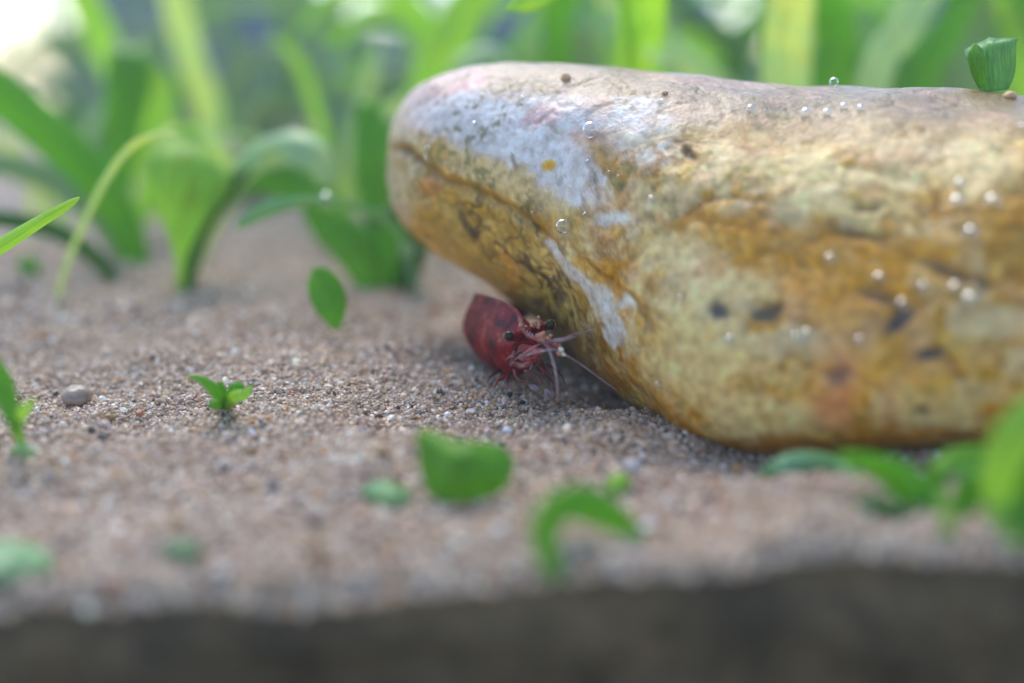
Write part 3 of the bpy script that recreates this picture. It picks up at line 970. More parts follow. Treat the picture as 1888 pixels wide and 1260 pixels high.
# feelers
limb('antenna', [(1004, 633, 7.45), (1014, 650, 7.34), (1022, 676, 7.26), (1027, 705, 7.22), (1029, 741, 7.2)], [0.011, 0.010, 0.0095, 0.008, 0.005], CLEAR)
limb('antenna', [(1002, 634, 7.5), (1025, 646, 7.42), (1055, 662, 7.4), (1085, 682, 7.4), (1120, 708, 7.4), (1140, 722, 7.4)], [0.008, 0.007, 0.0055, 0.0045, 0.004, 0.003], CLEAR)
limb('antennule', [(1008, 630, 7.45), (1030, 628, 7.4), (1050, 624, 7.42), (1062, 620, 7.45)], [0.010, 0.015, 0.012, 0.006], CLEAR)
limb('antennule', [(1040, 625, 7.41), (1056, 617, 7.45), (1078, 612, 7.5), (1096, 606, 7.55)], [0.008, 0.006, 0.004, 0.002], CLEAR)
limb('antennule', [(998, 634, 7.5), (984, 640, 7.4), (966, 652, 7.35), (948, 664, 7.36)], [0.008, 0.006, 0.005, 0.003], CLEAR)
limb('antennule', [(1030, 646, 7.4), (1010, 646, 7.33), (985, 651, 7.3), (958, 660, 7.32)], [0.008, 0.007, 0.006, 0.003], CLEAR)
# flat scales beside the mouth
ribbon('antenna_scale', [(958, 640, 7.66), (975, 645, 7.5), (992, 648, 7.40), (1004, 648, 7.34)], [16, 20, 16, 4], ROSE, shrimp, twist=(20,), n=16, na=7, thick=0.01)
ribbon('antenna_scale', [(995, 628, 7.7), (1012, 634, 7.6), (1026, 642, 7.52), (1034, 648, 7.48)], [14, 18, 14, 4], ROSE, shrimp, twist=(-10,), n=16, na=7, thick=0.01)
# mouth parts
limb('mouthpart', [(944, 668, 7.6), (960, 675, 7.42), (976, 670, 7.36), (987, 664, 7.36)], [0.022, 0.020, 0.016, 0.007], LIMB)
limb('mouthpart', [(958, 660, 7.6), (972, 664, 7.4), (986, 660, 7.34), (992, 652, 7.34)], [0.018, 0.014, 0.010, 0.005], SHELL)
limb('mouthpart', [(985, 655, 7.6), (996, 668, 7.5), (1003, 680, 7.46), (1000, 690, 7.44)], [0.024, 0.020, 0.014, 0.006], SHELL)
hv, hf = [], []
for k in range(16):
    b0 = np.array(at(rng.uniform(945, 990), rng.uniform(646, 682), 7.38 + rng.normal(0, 0.03)))
    tip = b0 + np.array([rng.uniform(-0.07, 0.03), -0.03, rng.uniform(-0.05, 0.02)])
    v_, f__ = tube([b0, (b0 + tip) / 2 + np.array([0, 0, 0.008]), tip], [0.0035, 0.003, 0.001], 7, 5)
    hf += [[q + len(hv) for q in ff] for ff in f__]; hv += [tuple(q) for q in v_]
tag(mesh_np('bristles', hv, hf, CLEAR, shrimp), kind='stuff')
# walking legs, the front two pairs with small pincers
LEGS = [
    ([(948, 684, 7.75), (955, 700, 7.58), (968, 705, 7.5), (980, 712, 7.44)], [0.030, 0.024, 0.018, 0.010], LIMB),
    ([(968, 684, 7.75), (985, 692, 7.55), (998, 702, 7.46), (1008, 722, 7.4)], [0.028, 0.022, 0.017, 0.010], LIMB),
    ([(940, 690, 7.95), (926, 698, 7.82), (916, 704, 7.74), (912, 716, 7.68)], [0.030, 0.022, 0.016, 0.007], ROSE),
    ([(925, 682, 8.1), (910, 690, 8.0), (902, 698, 7.92), (898, 708, 7.86)], [0.028, 0.020, 0.014, 0.007], LIMB),
    ([(940, 690, 7.9), (934, 703, 7.72), (938, 712, 7.62), (948, 722, 7.55)], [0.028, 0.022, 0.015, 0.008], LIMB),
    ([(1000, 676, 7.8), (1016, 686, 7.72), (1024, 698, 7.66), (1030, 712, 7.62)], [0.026, 0.018, 0.013, 0.006], LIMB),
    ([(1008, 672, 7.95), (1024, 682, 7.9), (1036, 694, 7.86), (1042, 708, 7.84)], [0.024, 0.017, 0.012, 0.006], LIMB),
    ([(990, 680, 7.85), (1002, 690, 7.7), (1018, 704, 7.6), (1022, 722, 7.54)], [0.026, 0.020, 0.014, 0.007], LIMB)]
for k, (pp, rr, mt) in enumerate(LEGS):
    lg = limb('leg', pp, [q * 0.5 for q in rr], mt)
    if k in (0, 1):
        e = np.array(at(*pp[-1])); e0 = np.array(at(*pp[-2])); dd = (e - e0) / np.linalg.norm(e - e0)
        for sgn in (-1, 1):
            V, fc = tube([e - dd * 0.02, e + dd * 0.03 + lf_ * 0.014 * sgn, e + dd * 0.075 + lf_ * 0.004 * sgn], [0.010, 0.012, 0.002], 8, 6)
            mesh_np('pincer', V, fc, CLEAR, lg)
# swimmerets folded under the tail and the tail fan
for k, a0 in enumerate((-1.05, -1.25, -1.42)):
    V, fc = tube([LF(a0, 0.1 + 0.14 * k, -0.28), LF(a0 + 0.05, 0.08 + 0.14 * k, -0.36), LF(a0 + 0.12, 0.08 + 0.14 * k, -0.42)], [0.035, 0.03, 0.008], 10, 8)
    mesh_np('swimmeret', V, fc, LIMB, shrimp)
for k, sgn in enumerate((-1, 0, 1)):
    pts_ = [LF(-1.68, 0.95, -0.27), LF(-1.72 + 0.10 * sgn, 1.15, -0.30), LF(-1.76 + 0.2 * sgn, 1.36, -0.33)]
    ribbon('tail_fan', pts_, [10, 28, 10], ROSE, shrimp, twist=(70,), n=12, na=5, thick=0.012)

# crumbs the shrimp holds
cr = thing('detritus_clump', 'fuzzy orange brown crumb stuck on the snout of the red shrimp', 'crumb', at(1003, 622, 7.45))
for k in range(16):
    q = at(1003 + rng.normal(0, 9), 622 + rng.normal(0, 4.5), 7.44 + rng.normal(0, 0.03))
    V, fc = blob_mesh(q, rng.uniform(0.010, 0.019), k, 0.6, 8)
    mesh_np('crumb', V, fc, FUZZ, cr)
for k in range(8):
    q = at(978 + rng.normal(0, 10), 601 + rng.normal(0, 5), 7.72 + rng.normal(0, 0.02))
    V, fc = blob_mesh(q, rng.uniform(0.010, 0.022), k + 30, 0.6, 8)
    mesh_np('crumb', V, fc, FUZZ, cr)
cg = thing('sand_clump', 'little cluster of cream sand grains held before the mouth of the shrimp', 'sand grains', at(1033, 650, 7.38))
for k, (gx, gy, gr) in enumerate(((1034, 645, 0.017), (1030, 652, 0.018), (1038, 653, 0.014), (1033, 636, 0.007), (1041, 655, 0.009))):
    V, fc = blob_mesh(at(gx, gy, 7.36), gr, k + 60, 0.4, 8)
    mesh_np('grain', V, fc, WGRAIN if k % 2 == 0 else FUZZ, cg)

# ------------------------------------------------------------------ air bubbles
m, t, N, L, p = new_mat('air')
N.remove(p)
trn = N.new('ShaderNodeBsdfTransparent'); trn.inputs[0].default_value = (0.97, 0.98, 0.98, 1)
gls = N.new('ShaderNodeBsdfGlossy'); gls.inputs['Roughness'].default_value = 0.03; gls.inputs['Color'].default_value = (1, 1, 1, 1)
lw = N.new('ShaderNodeLayerWeight'); lw.inputs['Blend'].default_value = 0.5
rr = ramp(N, L, lw.outputs['Facing'], [(0.0, (0.05, 0.05, 0.05)), (0.24, (0.08, 0.08, 0.08)), (0.40, (0.55, 0.55, 0.55)), (1.0, (0.85, 0.85, 0.85))])
ms = N.new('ShaderNodeMixShader')
L.new(rr.outputs[0], ms.inputs[0]); L.new(trn.outputs[0], ms.inputs[1]); L.new(gls.outputs[0], ms.inputs[2])
L.new(ms.outputs[0], N['Material Output'].inputs['Surface'])
AIR = m
BUB = [
    (1095, 246, 15, 'largest clear air bubble, resting on the bluish white quartz of the stone'),
    (1045, 419, 14, 'large clear air bubble in the middle of the stone above the chalky streak'),
    (878, 232, 6, 'bright small bubble on the bluish quartz near the far end of the stone'),
    (965, 183, 4, 'tiny bright bubble on the grey shoulder above the quartz'),
    (792, 276, 5, 'upper small bubble at the pinkish end of the stone'),
    (788, 291, 4, 'lower small bubble at the pinkish end of the stone'),
    (825, 303, 4, 'tiny bubble on the ochre band below the end of the quartz'),
    (910, 380, 4, 'tiny bubble on the dark stained ridge of the stone'),
    (1203, 369, 6, 'lone small bubble on the cream part right of the quartz'),
    (1085, 299, 4, 'tiny bubble just under the largest bubble'),
    (1082, 396, 5, 'small bubble just above and right of the middle bubble'),
    (985, 393, 4, 'tiny bubble left of the middle bubble'),
    (997, 443, 3, 'tiny bubble at the upper end of the chalky streak'),
    (1019, 510, 4, 'bright tiny bubble on the dark veined face above the shrimp'),
    (1222, 190, 4, 'tiny bubble beside the brown crumb on the top of the stone'),
    (1383, 208, 8, 'bright bubble on the upper stone, leftmost of the top row'),
    (1487, 217, 10, 'bright bubble, larger and lower left one of the row of four on the stone top'),
    (1524, 216, 8, 'bright bubble, second from left in the row of four on the stone top'),
    (1556, 203, 7, 'bright bubble, third from left in the row of four on the stone top'),
    (1587, 206, 7, 'bright bubble, rightmost in the row of four on the stone top'),
    (1534, 150, 8, 'bright bubble standing on the top edge of the stone against the leaves'),
    (1884, 238, 6, 'bright bubble cut by the right edge of the photo on the upper stone'),
    (1770, 346, 10, 'blurred bubble high on the right of the stone, topmost of four'),
    (1766, 381, 13, 'blurred bubble on the right of the stone, left one of a level pair'),
    (1832, 381, 14, 'blurred bubble on the right of the stone, right one of a level pair'),
    (1789, 441, 14, 'blurred bubble on the right of the stone below a level pair'),
    (1531, 482, 11, 'blurred bubble alone on the orange middle of the stone'),
    (1620, 522, 13, 'blurred bubble at the upper end of a brown streak above the navy blot'),
    (1703, 534, 11, 'blurred bubble, left one of three right of the navy blot'),
    (1761, 538, 13, 'blurred bubble, middle one of three right of the navy blot'),
    (1788, 561, 16, 'blurred bubble, right and largest one of three right of the navy blot'),
    (1666, 562, 12, 'blurred bubble touching the top of the navy blot'),
    (1349, 628, 10, 'blurred bubble alone on the cream lower face of the stone'),
    (1467, 624, 10, 'blurred bubble, left one of the tight cluster of three'),
    (1489, 619, 12, 'blurred bubble, right one of the tight cluster of three'),
    (1479, 637, 8, 'blurred bubble, lowest one of the tight cluster of three'),
    (1586, 632, 12, 'blurred bubble left of the dark blots low on the stone'),
    (1258, 552, 6, 'small bubble right of the chalky streak on the stone'),
    (1218, 707, 7, 'small bubble low on the stone above the shadowed gap'),
    (1197, 752, 6, 'pale bubble at the foot of the stone in the gap, upper one'),
    (1224, 790, 8, 'pale bubble at the foot of the stone in the gap, lower one'),
    (1157, 741, 6, 'pale bubble at the dark gap nearest the shrimp'),
    (1125, 318, 3, 'pinprick bubble right of the quartz, left of two'),
    (1141, 326, 3, 'pinprick bubble right of the quartz, right of two'),
]


def bubble(c, r, label):
    V, fc = blob_mesh(c, r, 0, 0, 16)
    o = mesh_np('air_bubble', V - np.array(c), fc, AIR)
    o.location = c
    return tag(o, label, 'bubble', 'air bubbles')


for bx, by, br, lab in BUB:
    h, nr_ = on_stone(bx, by)
    for dx in range(0, 60, 3):
        if h is not None:
            break
        h, nr_ = on_stone(bx + 0.3 * dx, by + (dx if by < 400 else -dx))
    if h is None:
        continue
    if nr_.dot(h - cam.location) > 0:
        nr_ = -nr_
    r = br * (h.y) / F * 1.02
    bubble(h + nr_ * r * 0.86, r, lab)

m, t, N, L, p = new_mat('crumb_rust'); p.inputs['Base Color'].default_value = (0.70, 0.44, 0.25, 1); p.inputs['Roughness'].default_value = 0.6; RUST = m
for bx, by, br, lab in ((1043, 145, 9, 'rust coloured crumb on the far top edge of the stone'), (1226, 173, 5, 'brown crumb on the stone top beside a tiny bubble'),
                        (1862, 180, 12, 'dark rusty crumb under the folded green leaf on the stone')):
    h, nr_ = on_stone(bx, by)
    if h is not None:
        r = br * h.y / F
        V, fc = blob_mesh(h + Vector((0, 0, r * 0.3)), r, int(bx), 0.5, 10, (1, 1, 0.7))
        tag(mesh_np('detritus_crumb', V, fc, RUST), lab, 'crumb', 'crumbs on the stone')

# ------------------------------------------------------------------ single pebbles among the grains
def pebble(px, py, rpx, c, lab, sq=(1, 1, 0.8)):
    g = G(px, py + rpx * 0.5)
    r = rpx * g.y / F
    m, t, N, L, p = new_mat('pebble')
    geo = N.new('ShaderNodeNewGeometry')
    n1 = tex_noise(N, L, geo.outputs['Position'], 14 if rpx > 15 else 40, 4)
    r1 = ramp(N, L, n1.outputs['Fac'], [(0.3, tuple(0.75 * q for q in c)), (0.7, tuple(min(1, 1.15 * q) for q in c))])
    L.new(r1.outputs[0], p.inputs['Base Color']); p.inputs['Roughness'].default_value = 0.4
    V, fc = blob_mesh(g + Vector((0, 0, r * 0.45)), r, int(px) % 50, 0.25, 12, sq)
    tag(mesh_np('pebble', V, fc, m), lab, 'pebble', 'pebbles on the sand')


for a_ in ((142, 730, 29, (0.36, 0.27, 0.20), 'large pale tan pebble lying on the sand at left'),
           (825, 764, 7.5, (0.80, 0.79, 0.80), 'bright white grain above the broad green leaf fragment'),
           (668, 793, 8, (0.16, 0.18, 0.24), 'blue grey grain left of the broad green leaf fragment'),
           (963, 742, 6, (0.03, 0.03, 0.04), 'black shiny grain in front of the shrimp, right of two'),
           (939, 727, 6.5, (0.035, 0.035, 0.05), 'black shiny grain in front of the shrimp, left of two'),
           (698, 767, 6, (0.14, 0.045, 0.03), 'dark red brown grain left of the white grain'),
           (714, 753, 6, (0.40, 0.17, 0.03), 'amber orange grain behind the dark red grain'),
           (763, 748, 6, (0.05, 0.045, 0.045), 'charcoal grain behind the white grain'),
           (190, 806, 12, (0.06, 0.05, 0.05), 'dark brown grain on the sand below the large pale pebble'),
           (200, 770, 11, (0.34, 0.20, 0.05), 'ochre grain right below the large pale pebble'),
           (465, 832, 10, (0.35, 0.19, 0.06), 'ochre grain below the small green seedling'),
           (935, 795, 11, (0.62, 0.60, 0.62), 'whitish grain above the right end of the broad leaf fragment'),
           (700, 830, 15, (0.44, 0.28, 0.12), 'tan orange grain left of the broad leaf fragment'),
           (1165, 860, 20, (0.42, 0.38, 0.37), 'blurred grey pebble in front of the stone foot'),
           (1185, 842, 9, (0.62, 0.56, 0.50), 'cream grain beside the shadowed foot of the stone')):
    pebble(*a_)

# ------------------------------------------------------------------ plants: left side
def plant(label, root, leaves, group=None, name='water_plant', cat='plant'):
    r = pt(root)
    t_ = thing(name, label, cat, tuple(r), group)
    for lv in leaves:
        kw = lv[3] if len(lv) > 3 else {}
        ribbon('leaf', lv[0], lv[1], lv[2], t_, **kw)
    return t_


plant('spoon leaved green plant rooted in the sand left of the shrimp, one leaf curling over', (340, None, 11.2), [
    ([(338, None, 11.2), (333, 475, 11.1), (338, 405, 11.0), (346, 345, 10.9), (352, 300, 11.0), (358, 278, 11.4), (362, 276, 11.9)], [14, 22, 84, 145, 150, 120, 60], FRESH, dict(cup=0.2)),
    ([(346, None, 11.2), (350, 475, 11.3), (380, 405, 11.4), (428, 340, 11.4), (462, 312, 11.5)], [28, 40, 38, 30, 10], DEEP, dict(twist=(20,))),
    ([(348, None, 11.3), (372, 440, 11.5), (425, 345, 11.6), (475, 288, 11.5), (540, 266, 11.3), (588, 290, 11.2), (604, 340, 11.1)], [16, 22, 32, 58, 78, 66, 26], PALE, dict(twist=(0, 0, 10, 30, 35, 30, 20), cup=0.25)),
    ([(350, None, 11.4), (385, 430, 11.8), (420, 330, 12.0), (380, 268, 12.0), (320, 250, 12.0), (285, 268, 12.0)], [14, 24, 36, 44, 40, 14], YELLOW, dict(twist=(10,))),
    ([(352, None, 11.5), (400, 400, 12.2), (450, 318, 12.4), (530, 330, 12.4), (600, 375, 12.3), (640, 405, 12.2)], [14, 28, 60, 76, 60, 16], GREEN, dict(twist=(15,))),
])
plant('wide dark green blades leaning to the left out of frame', (265, None, 12.6), [
    ([(267, None, 12.5), (222, 400, 12.4), (160, 312, 12.2), (85, 243, 12.0), (0, 172, 11.8), (-70, 120, 11.6)], [46, 64, 74, 76, 72, 60], GREEN, dict(cup=0.2)),
    ([(226, None, 11.6), (172, 472, 11.5), (100, 425, 11.4), (0, 404, 11.3), (-70, 398, 11.2)], [20, 30, 32, 32, 24], DEEP),
    ([(240, None, 12.8), (180, 400, 12.9), (110, 340, 13.0), (40, 312, 13.0), (-60, 290, 13.0)], [24, 40, 50, 50, 40], MUTED),
])
plant('upright leaf with a pale folded top behind the wide dark blades', (235, None, 14.2), [
    ([(232, None, 14.2), (222, 330, 14.0), (222, 250, 13.9), (236, 165, 13.8), (240, 108, 13.8), (242, 94, 14.1), (243, 96, 14.8)], [24, 44, 60, 74, 74, 72, 60], GREEN, dict(cup=0.1)),
    ([(262, None, 14.6), (285, 300, 14.6), (292, 220, 14.6), (278, 140, 14.6), (262, 100, 14.8)], [24, 50, 66, 56, 20], FRESH),
], None)
plant('tall pale green blades rising out of the top of the picture at left', (395, None, 17), [
    ([(400, None, 17), (388, 225, 16.8), (352, 105, 16.6), (318, -20, 16.3), (296, -100, 16)], [36, 50, 52, 50, 44], YELLOW),
    ([(300, None, 17.5), (250, 215, 17.5), (205, 110, 17.3), (150, -10, 17), (120, -90, 17)], [36, 50, 54, 52, 40], FRESH),
])
plant('hair thin yellowish stem arching up from the sand at left', (112, None, 10.7), [
    ([(112, None, 10.6), (120, 495, 10.5), (150, 422, 10.3), (195, 332, 10.1), (243, 270, 10.0), (295, 248, 10.0), (335, 252, 10.1)], [9, 10, 11, 12, 12, 10, 5], YELLOW, dict(cup=0.3, thick=0.03)),
], None, 'arching_stem')
plant('sharp narrow blade tip reaching in from the left edge', (-300, None, 8.4), [
    ([(-300, None, 8.4), (-160, 560, 8.1), (0, 455, 7.95), (75, 408, 7.95), (125, 378, 7.95), (145, 365, 7.95)], [26, 32, 27, 21, 14, 4], FRESH, dict(cup=0.5, thick=0.04)),
], None, 'grass_plant')
plant('narrow whitish green leaf arching left of the stone with a bubble on it', (765, None, 11.2), [
    ([(768, None, 11.2), (742, 440, 10.8), (685, 394, 10.5), (612, 373, 10.3), (560, 373, 10.2), (500, 386, 10.1), (450, 410, 10.0), (435, 420, 10.0)], [14, 16, 18, 22, 26, 34, 20, 6], TEAL, dict(twist=(0, 20, 35, 40, 40, 30, 20, 10))),
])
plant('cluster of wide green blades at the rounded end of the stone', (725, None, 11.6), [
    ([(698, None, 11.4), (655, 460, 11.5), (606, 415, 11.6), (565, 382, 11.7)], [52, 78, 72, 30], GREEN),
    ([(736, None, 11.6), (716, 430, 11.7), (702, 345, 11.9), (690, 270, 12.1), (676, 190, 12.3)], [56, 76, 84, 76, 40], GREEN),
    ([(745, None, 11.4), (765, 440, 11.3), (735, 400, 11.2), (680, 410, 11.1)], [40, 60, 50, 14], DEEP, dict(twist=(-15,))),
    ([(752, None, 12.5), (765, 330, 12.8), (758, 235, 13.0), (738, 200, 13.0), (700, 215, 13.0)], [20, 40, 50, 46, 16], PALE, dict(twist=(0, 10, 30, 40, 30))),
])
plant('thin muted arching blades left of the stone, far back', (640, None, 17.5), [
    ([(650, None, 17.5), (632, 300, 17.5), (590, 225, 17.5), (520, 195, 17.4), (440, 215, 17.3), (400, 250, 17.2)], [16, 24, 28, 26, 20, 6], MUTED, dict(twist=(0, 20, 30, 30, 20, 10))),
    ([(560, None, 18.5), (575, 320, 18.5), (620, 250, 18.4), (690, 212, 18.3), (750, 230, 18.2)], [16, 26, 28, 22, 6], TEAL, dict(twist=(0, 20, 30, 30, 20))),
    ([(700, None, 19), (680, 250, 19), (620, 165, 19), (540, 140, 19), (450, 160, 19)], [16, 26, 28, 24, 6], MUTED, dict(twist=(0, 20, 30, 30, 20))),
    ([(470, None, 18), (480, 260, 18), (520, 160, 18), (560, 40, 18), (575, -60, 18)], [16, 26, 28, 24, 16], MUTED),
])
plant('thin pale blades standing between the spoon leaved plant and the stone', (600, None, 15), [
    ([(612, None, 15), (606, 320, 15), (588, 220, 15), (552, 120, 14.9), (500, 60, 14.8)], [14, 22, 24, 22, 8], FRESH),
    ([(620, None, 15.3), (640, 300, 15.3), (668, 200, 15.2), (690, 110, 15.1), (700, 60, 15)], [14, 22, 26, 20, 6], PALE),
    ([(590, None, 15.6), (560, 340, 15.6), (500, 280, 15.5), (430, 250, 15.4), (380, 262, 15.4)], [12, 20, 22, 20, 6], PALE, dict(twist=(0, 15, 30, 30, 10))),
    ([(640, None, 15.8), (660, 330, 15.8), (700, 270, 15.7), (742, 262, 15.6)], [12, 20, 22, 6], FRESH, dict(twist=(0, 15, 30, 20))),
])
plant('thin fresh blades crossing behind the wide dark green ones at far left', (110, None, 15.5), [
    ([(120, None, 15.5), (90, 260, 15.4), (40, 200, 15.3), (-40, 180, 15.2)], [16, 26, 28, 20], FRESH, dict(twist=(0, 15, 30, 20))),
    ([(150, None, 16), (150, 300, 16), (175, 220, 16), (240, 180, 15.9), (300, 200, 15.9)], [14, 22, 24, 20, 6], PALE, dict(twist=(0, 10, 25, 30, 10))),
    ([(80, None, 15.2), (60, 330, 15.1), (10, 262, 15), (-50, 240, 15)], [14, 24, 26, 20], YELLOW, dict(twist=(0, 15, 25, 15))),
])
plant('bright green blade slanting up behind the far end of the stone', (745, None, 14.6), [
    ([(745, None, 14.6), (772, 250, 14.7), (795, 150, 14.8), (838, 60, 14.9), (890, -40, 15)], [36, 66, 76, 76, 66], FRESH),
    ([(830, None, 13.4), (842, 160, 13.4), (868, 108, 13.4), (905, 94, 13.4), (940, 112, 13.4)], [20, 34, 44, 42, 14], PALE, dict(twist=(0, 20, 45, 50, 45))),
])

# ------------------------------------------------------------------ plants: behind the stone
plant('bright translucent blade behind the stone whose tip droops left at the top', (1170, None, 12.2), [
    ([(1172, None, 12.2), (1180, 110, 11.8), (1184, 40, 11.5), (1185, -60, 11.2), (1150, -130, 10.8)], [50, 82, 86, 84, 60], FRESH),
    ([(1178, None, 12.4), (1160, 60, 11.6), (1115, -70, 10.6), (1050, -50, 10.1), (985, -4, 9.8), (934, 20, 9.6)], [10, 14, 30, 50, 42, 4], FRESH),
])
plant('plain mid green blade left of the bright translucent one', (1025, None, 14.2), [
    ([(1025, None, 14.2), (1026, 110, 14.2), (1028, 20, 14.1), (1032, -80, 14)], [40, 52, 54, 50], GREEN),
    ([(1090, None, 15), (1085, 120, 15), (1060, 70, 15), (1000, 95, 15), (930, 130, 15)], [40, 56, 44, 30, 10], MUTED),
])
plant('pale yellow blade falling diagonally to the right behind the stone', (1400, None, 15.4), [
    ([(1420, None, 15.4), (1350, 200, 15), (1295, 142, 14.4), (1228, 88, 14), (1150, 25, 13.6), (1085, -50, 13.2)], [36, 46, 50, 48, 44, 40], PALE),
    ([(1390, None, 15.8), (1352, 118, 15.8), (1300, 56, 15.7), (1228, -20, 15.6)], [20, 24, 24, 20], DEEP),
])
plant('broad pale glowing blade standing straight up behind the stone', (1450, None, 12.4), [
    ([(1452, None, 12.4), (1450, 150, 12.3), (1454, 60, 12.2), (1462, -60, 12)], [66, 84, 86, 80], YELLOW, dict(cup=0.08)),
    ([(1520, None, 13), (1528, 150, 13), (1540, 70, 13), (1512, -10, 12.9), (1470, -50, 12.8)], [50, 70, 76, 66, 30], GREEN, dict(twist=(20,))),
])
plant('pale blade leaning right, right of the broad glowing blade', (1580, None, 12.6), [
    ([(1565, None, 12.6), (1612, 150, 12.6), (1660, 62, 12.5), (1722, -50, 12.4)], [44, 60, 62, 56], PALE),
    ([(1630, None, 13.6), (1700, 150, 13.8), (1742, 70, 13.8), (1800, -50, 13.8)], [40, 56, 60, 50], GREEN),
])
plant('mid green blades behind the folded leaf at the right edge', (1800, None, 14.5), [
    ([(1800, None, 14.6), (1768, 130, 14.6), (1790, 40, 14.6), (1846, -50, 14.6)], [50, 74, 74, 60], MUTED),
    ([(1870, None, 14.2), (1880, 110, 14.2), (1866, 40, 14.2), (1835, -20, 14.2)], [30, 46, 40, 16], FRESH),
    ([(1960, None, 14.2), (1930, 110, 14.2), (1890, 20, 14.2), (1870, -60, 14.2)], [30, 50, 50, 40], GREEN),
])
# folded leaf lying on the stone
for qy in range(168, 240, 3):
    h, nr_ = on_stone(1832, qy)
    if h is not None:
        break
fy = h.y + 0.12
fl = thing('folded_leaf', 'curled teal green leaf piece standing on the top of the stone at right', 'leaf', tuple(h))
ribbon('blade', [(1834, 168, fy), (1832, 140, fy), (1828, 108, fy + 0.02), (1826, 86, fy + 0.06), (1826, 79, fy + 0.22), (1826, 80, fy + 0.5)], [44, 68, 80, 86, 86, 80], MINT, fl, twist=(12,), cup=0.10, wav=0.05, na=13)
ribbon('curled_edge', [(1808, 160, fy - 0.05), (1798, 130, fy - 0.08), (1794, 104, fy - 0.06), (1798, 86, fy + 0.02)], [12, 24, 28, 16], GREEN, fl, cup=0.8, twist=(35,))

# ------------------------------------------------------------------ blurred plants further back
def grassy(px, y, nb_, hpx, mats, label, group):
    r = pt((px, None, y))
    t_ = thing('grass_plant', label, 'plant', tuple(r), group)
    for k in range(nb_):
        sc_ = 2098 / y
        lean = rng.uniform(-1.3, 1.3)
        H = hpx * rng.uniform(0.55, 1.1)
        p0 = np.array(r) + np.array([rng.uniform(-0.4, 0.4), rng.uniform(-0.3, 0.3), 0])
        dr = np.array([lean, rng.uniform(-0.4, 0.4), 0.0])
        tipdrop = rng.uniform(0.0, 0.5)
        pts_ = [p0, p0 + dr * 0.15 * H + np.array([0, 0, 0.42 * H]), p0 + dr * 0.42 * H + np.array([0, 0, 0.82 * H]), p0 + dr * 0.8 * H + np.array([0, 0, (1.0 - tipdrop * 0.4) * H]), p0 + dr * 1.1 * H + np.array([0, 0, (0.95 - tipdrop) * H])]
        wp = rng.uniform(0.22, 0.46) * sc_
        ribbon('leaf', pts_, [wp * 0.5, wp * 0.9, wp, wp * 0.8, wp * 0.2], mats[int(rng.integers(len(mats)))], t_, n=20, na=7, twist=(rng.uniform(-40, 40),))


ORD = ['first', 'second', 'third', 'fourth', 'fifth', 'sixth', 'seventh', 'eighth', 'ninth', 'tenth', 'eleventh', 'twelfth']
for k, (px, y, nb_, H) in enumerate(((200, 20, 4, 1.8), (410, 21, 5, 3.6), (480, 18, 4, 2.2), (530, 23, 4, 4.0), (600, 20, 4, 2.4), (640, 22, 5, 2.4))):
    grassy(px, y, nb_, H, [MUTED, MUTED, MUTED, GREEN], 'blurred grassy clump far behind, %s from the left beside the stone' % ORD[k], 'blurred plants left of the stone')
for k, (px, y, nb_, H) in enumerate(((800, 22, 6, 4.0), (900, 18, 6, 3.4), (970, 22, 6, 4.0), (1060, 20, 5, 3.8), (1180, 23, 5, 4.0), (1290, 20, 5, 3.4), (1500, 22, 4, 2.8), (1560, 22, 5, 3.8), (1660, 19, 5, 3.6), (1760, 22, 6, 4.2), (1880, 20, 6, 4.0), (1980, 17, 5, 3.4))):
    grassy(px, y, nb_, H, [MUTED, GREEN, FRESH, FRESH], 'blurred grassy clump seen over the stone top, %s from the left' % ORD[k], 'blurred plants behind the stone')
# the mass of leaves far off, one blur in the photograph
made = []
for k in range(12):
    px, y = rng.uniform(-150, 2050), rng.uniform(26, 42)
    if px < 130 or abs(px - 720) < 170 or abs(px - 1390) < 170:
        continue
    before = set(bpy.data.objects)
    grassy(px, y, 4, rng.uniform(2.5, 5.6), [MUTED, MUTED, MUTED, GREEN], 'x', None)
    for o in set(bpy.data.objects) - before:
        if o.type == 'MESH':
            made.append(o)
        else:
            made.append(o)
FV, FF, FM, FU, mats_ = [], [], [], [], [MUTED, GREEN, FRESH]
for o in made:
    if o.type != 'MESH':
        continue
    k0 = len(FV)
    off = o.parent.location
    FV += [tuple(v.co + off) for v in o.data.vertices]
    FU += [tuple(q.vector) for q in o.data.attributes['along'].data]
    mi = mats_.index(o.data.materials[0])
    for q in o.data.polygons:
        FF.append([v + k0 for v in q.vertices]); FM.append(mi)
for o in made:
    bpy.data.objects.remove(o)
ff_ = mesh_np('far_foliage', FV, FF, mats_[0], uv=np.array(FU)[:, :2])
for q in mats_[1:]:
    ff_.data.materials.append(q)
ff_.data.polygons.foreach_set('material_index', np.array(FM, np.int32))
tag(ff_, 'mass of blurred green leaves far behind everything', 'foliage', kind='stuff')

# bubbles sitting on leaves
for bx, by, y, br, lab in ((601, 367, 10.2, 11, 'bright bubble on the whitish arching leaf left of the stone'), (750, 462, 11.1, 14, 'dim bubble on the dark green blades by the stone end'),
                           (1198, 98, 11.6, 12, 'glinting bubble on the bright blade above the stone, left of two'), (1216, 112, 11.6, 12, 'glinting bubble on the bright blade above the stone, right of two'),
                           (348, 262, 11.6, 9, 'pale bubble on the folded top of the spoon leaf')):
    bubble(at(bx, by, y), br * y / F, lab)

# ------------------------------------------------------------------ leaves in front
def loose(o, label, group='loose leaf pieces on the sand'):
    return tag(o, label, 'leaf', group)


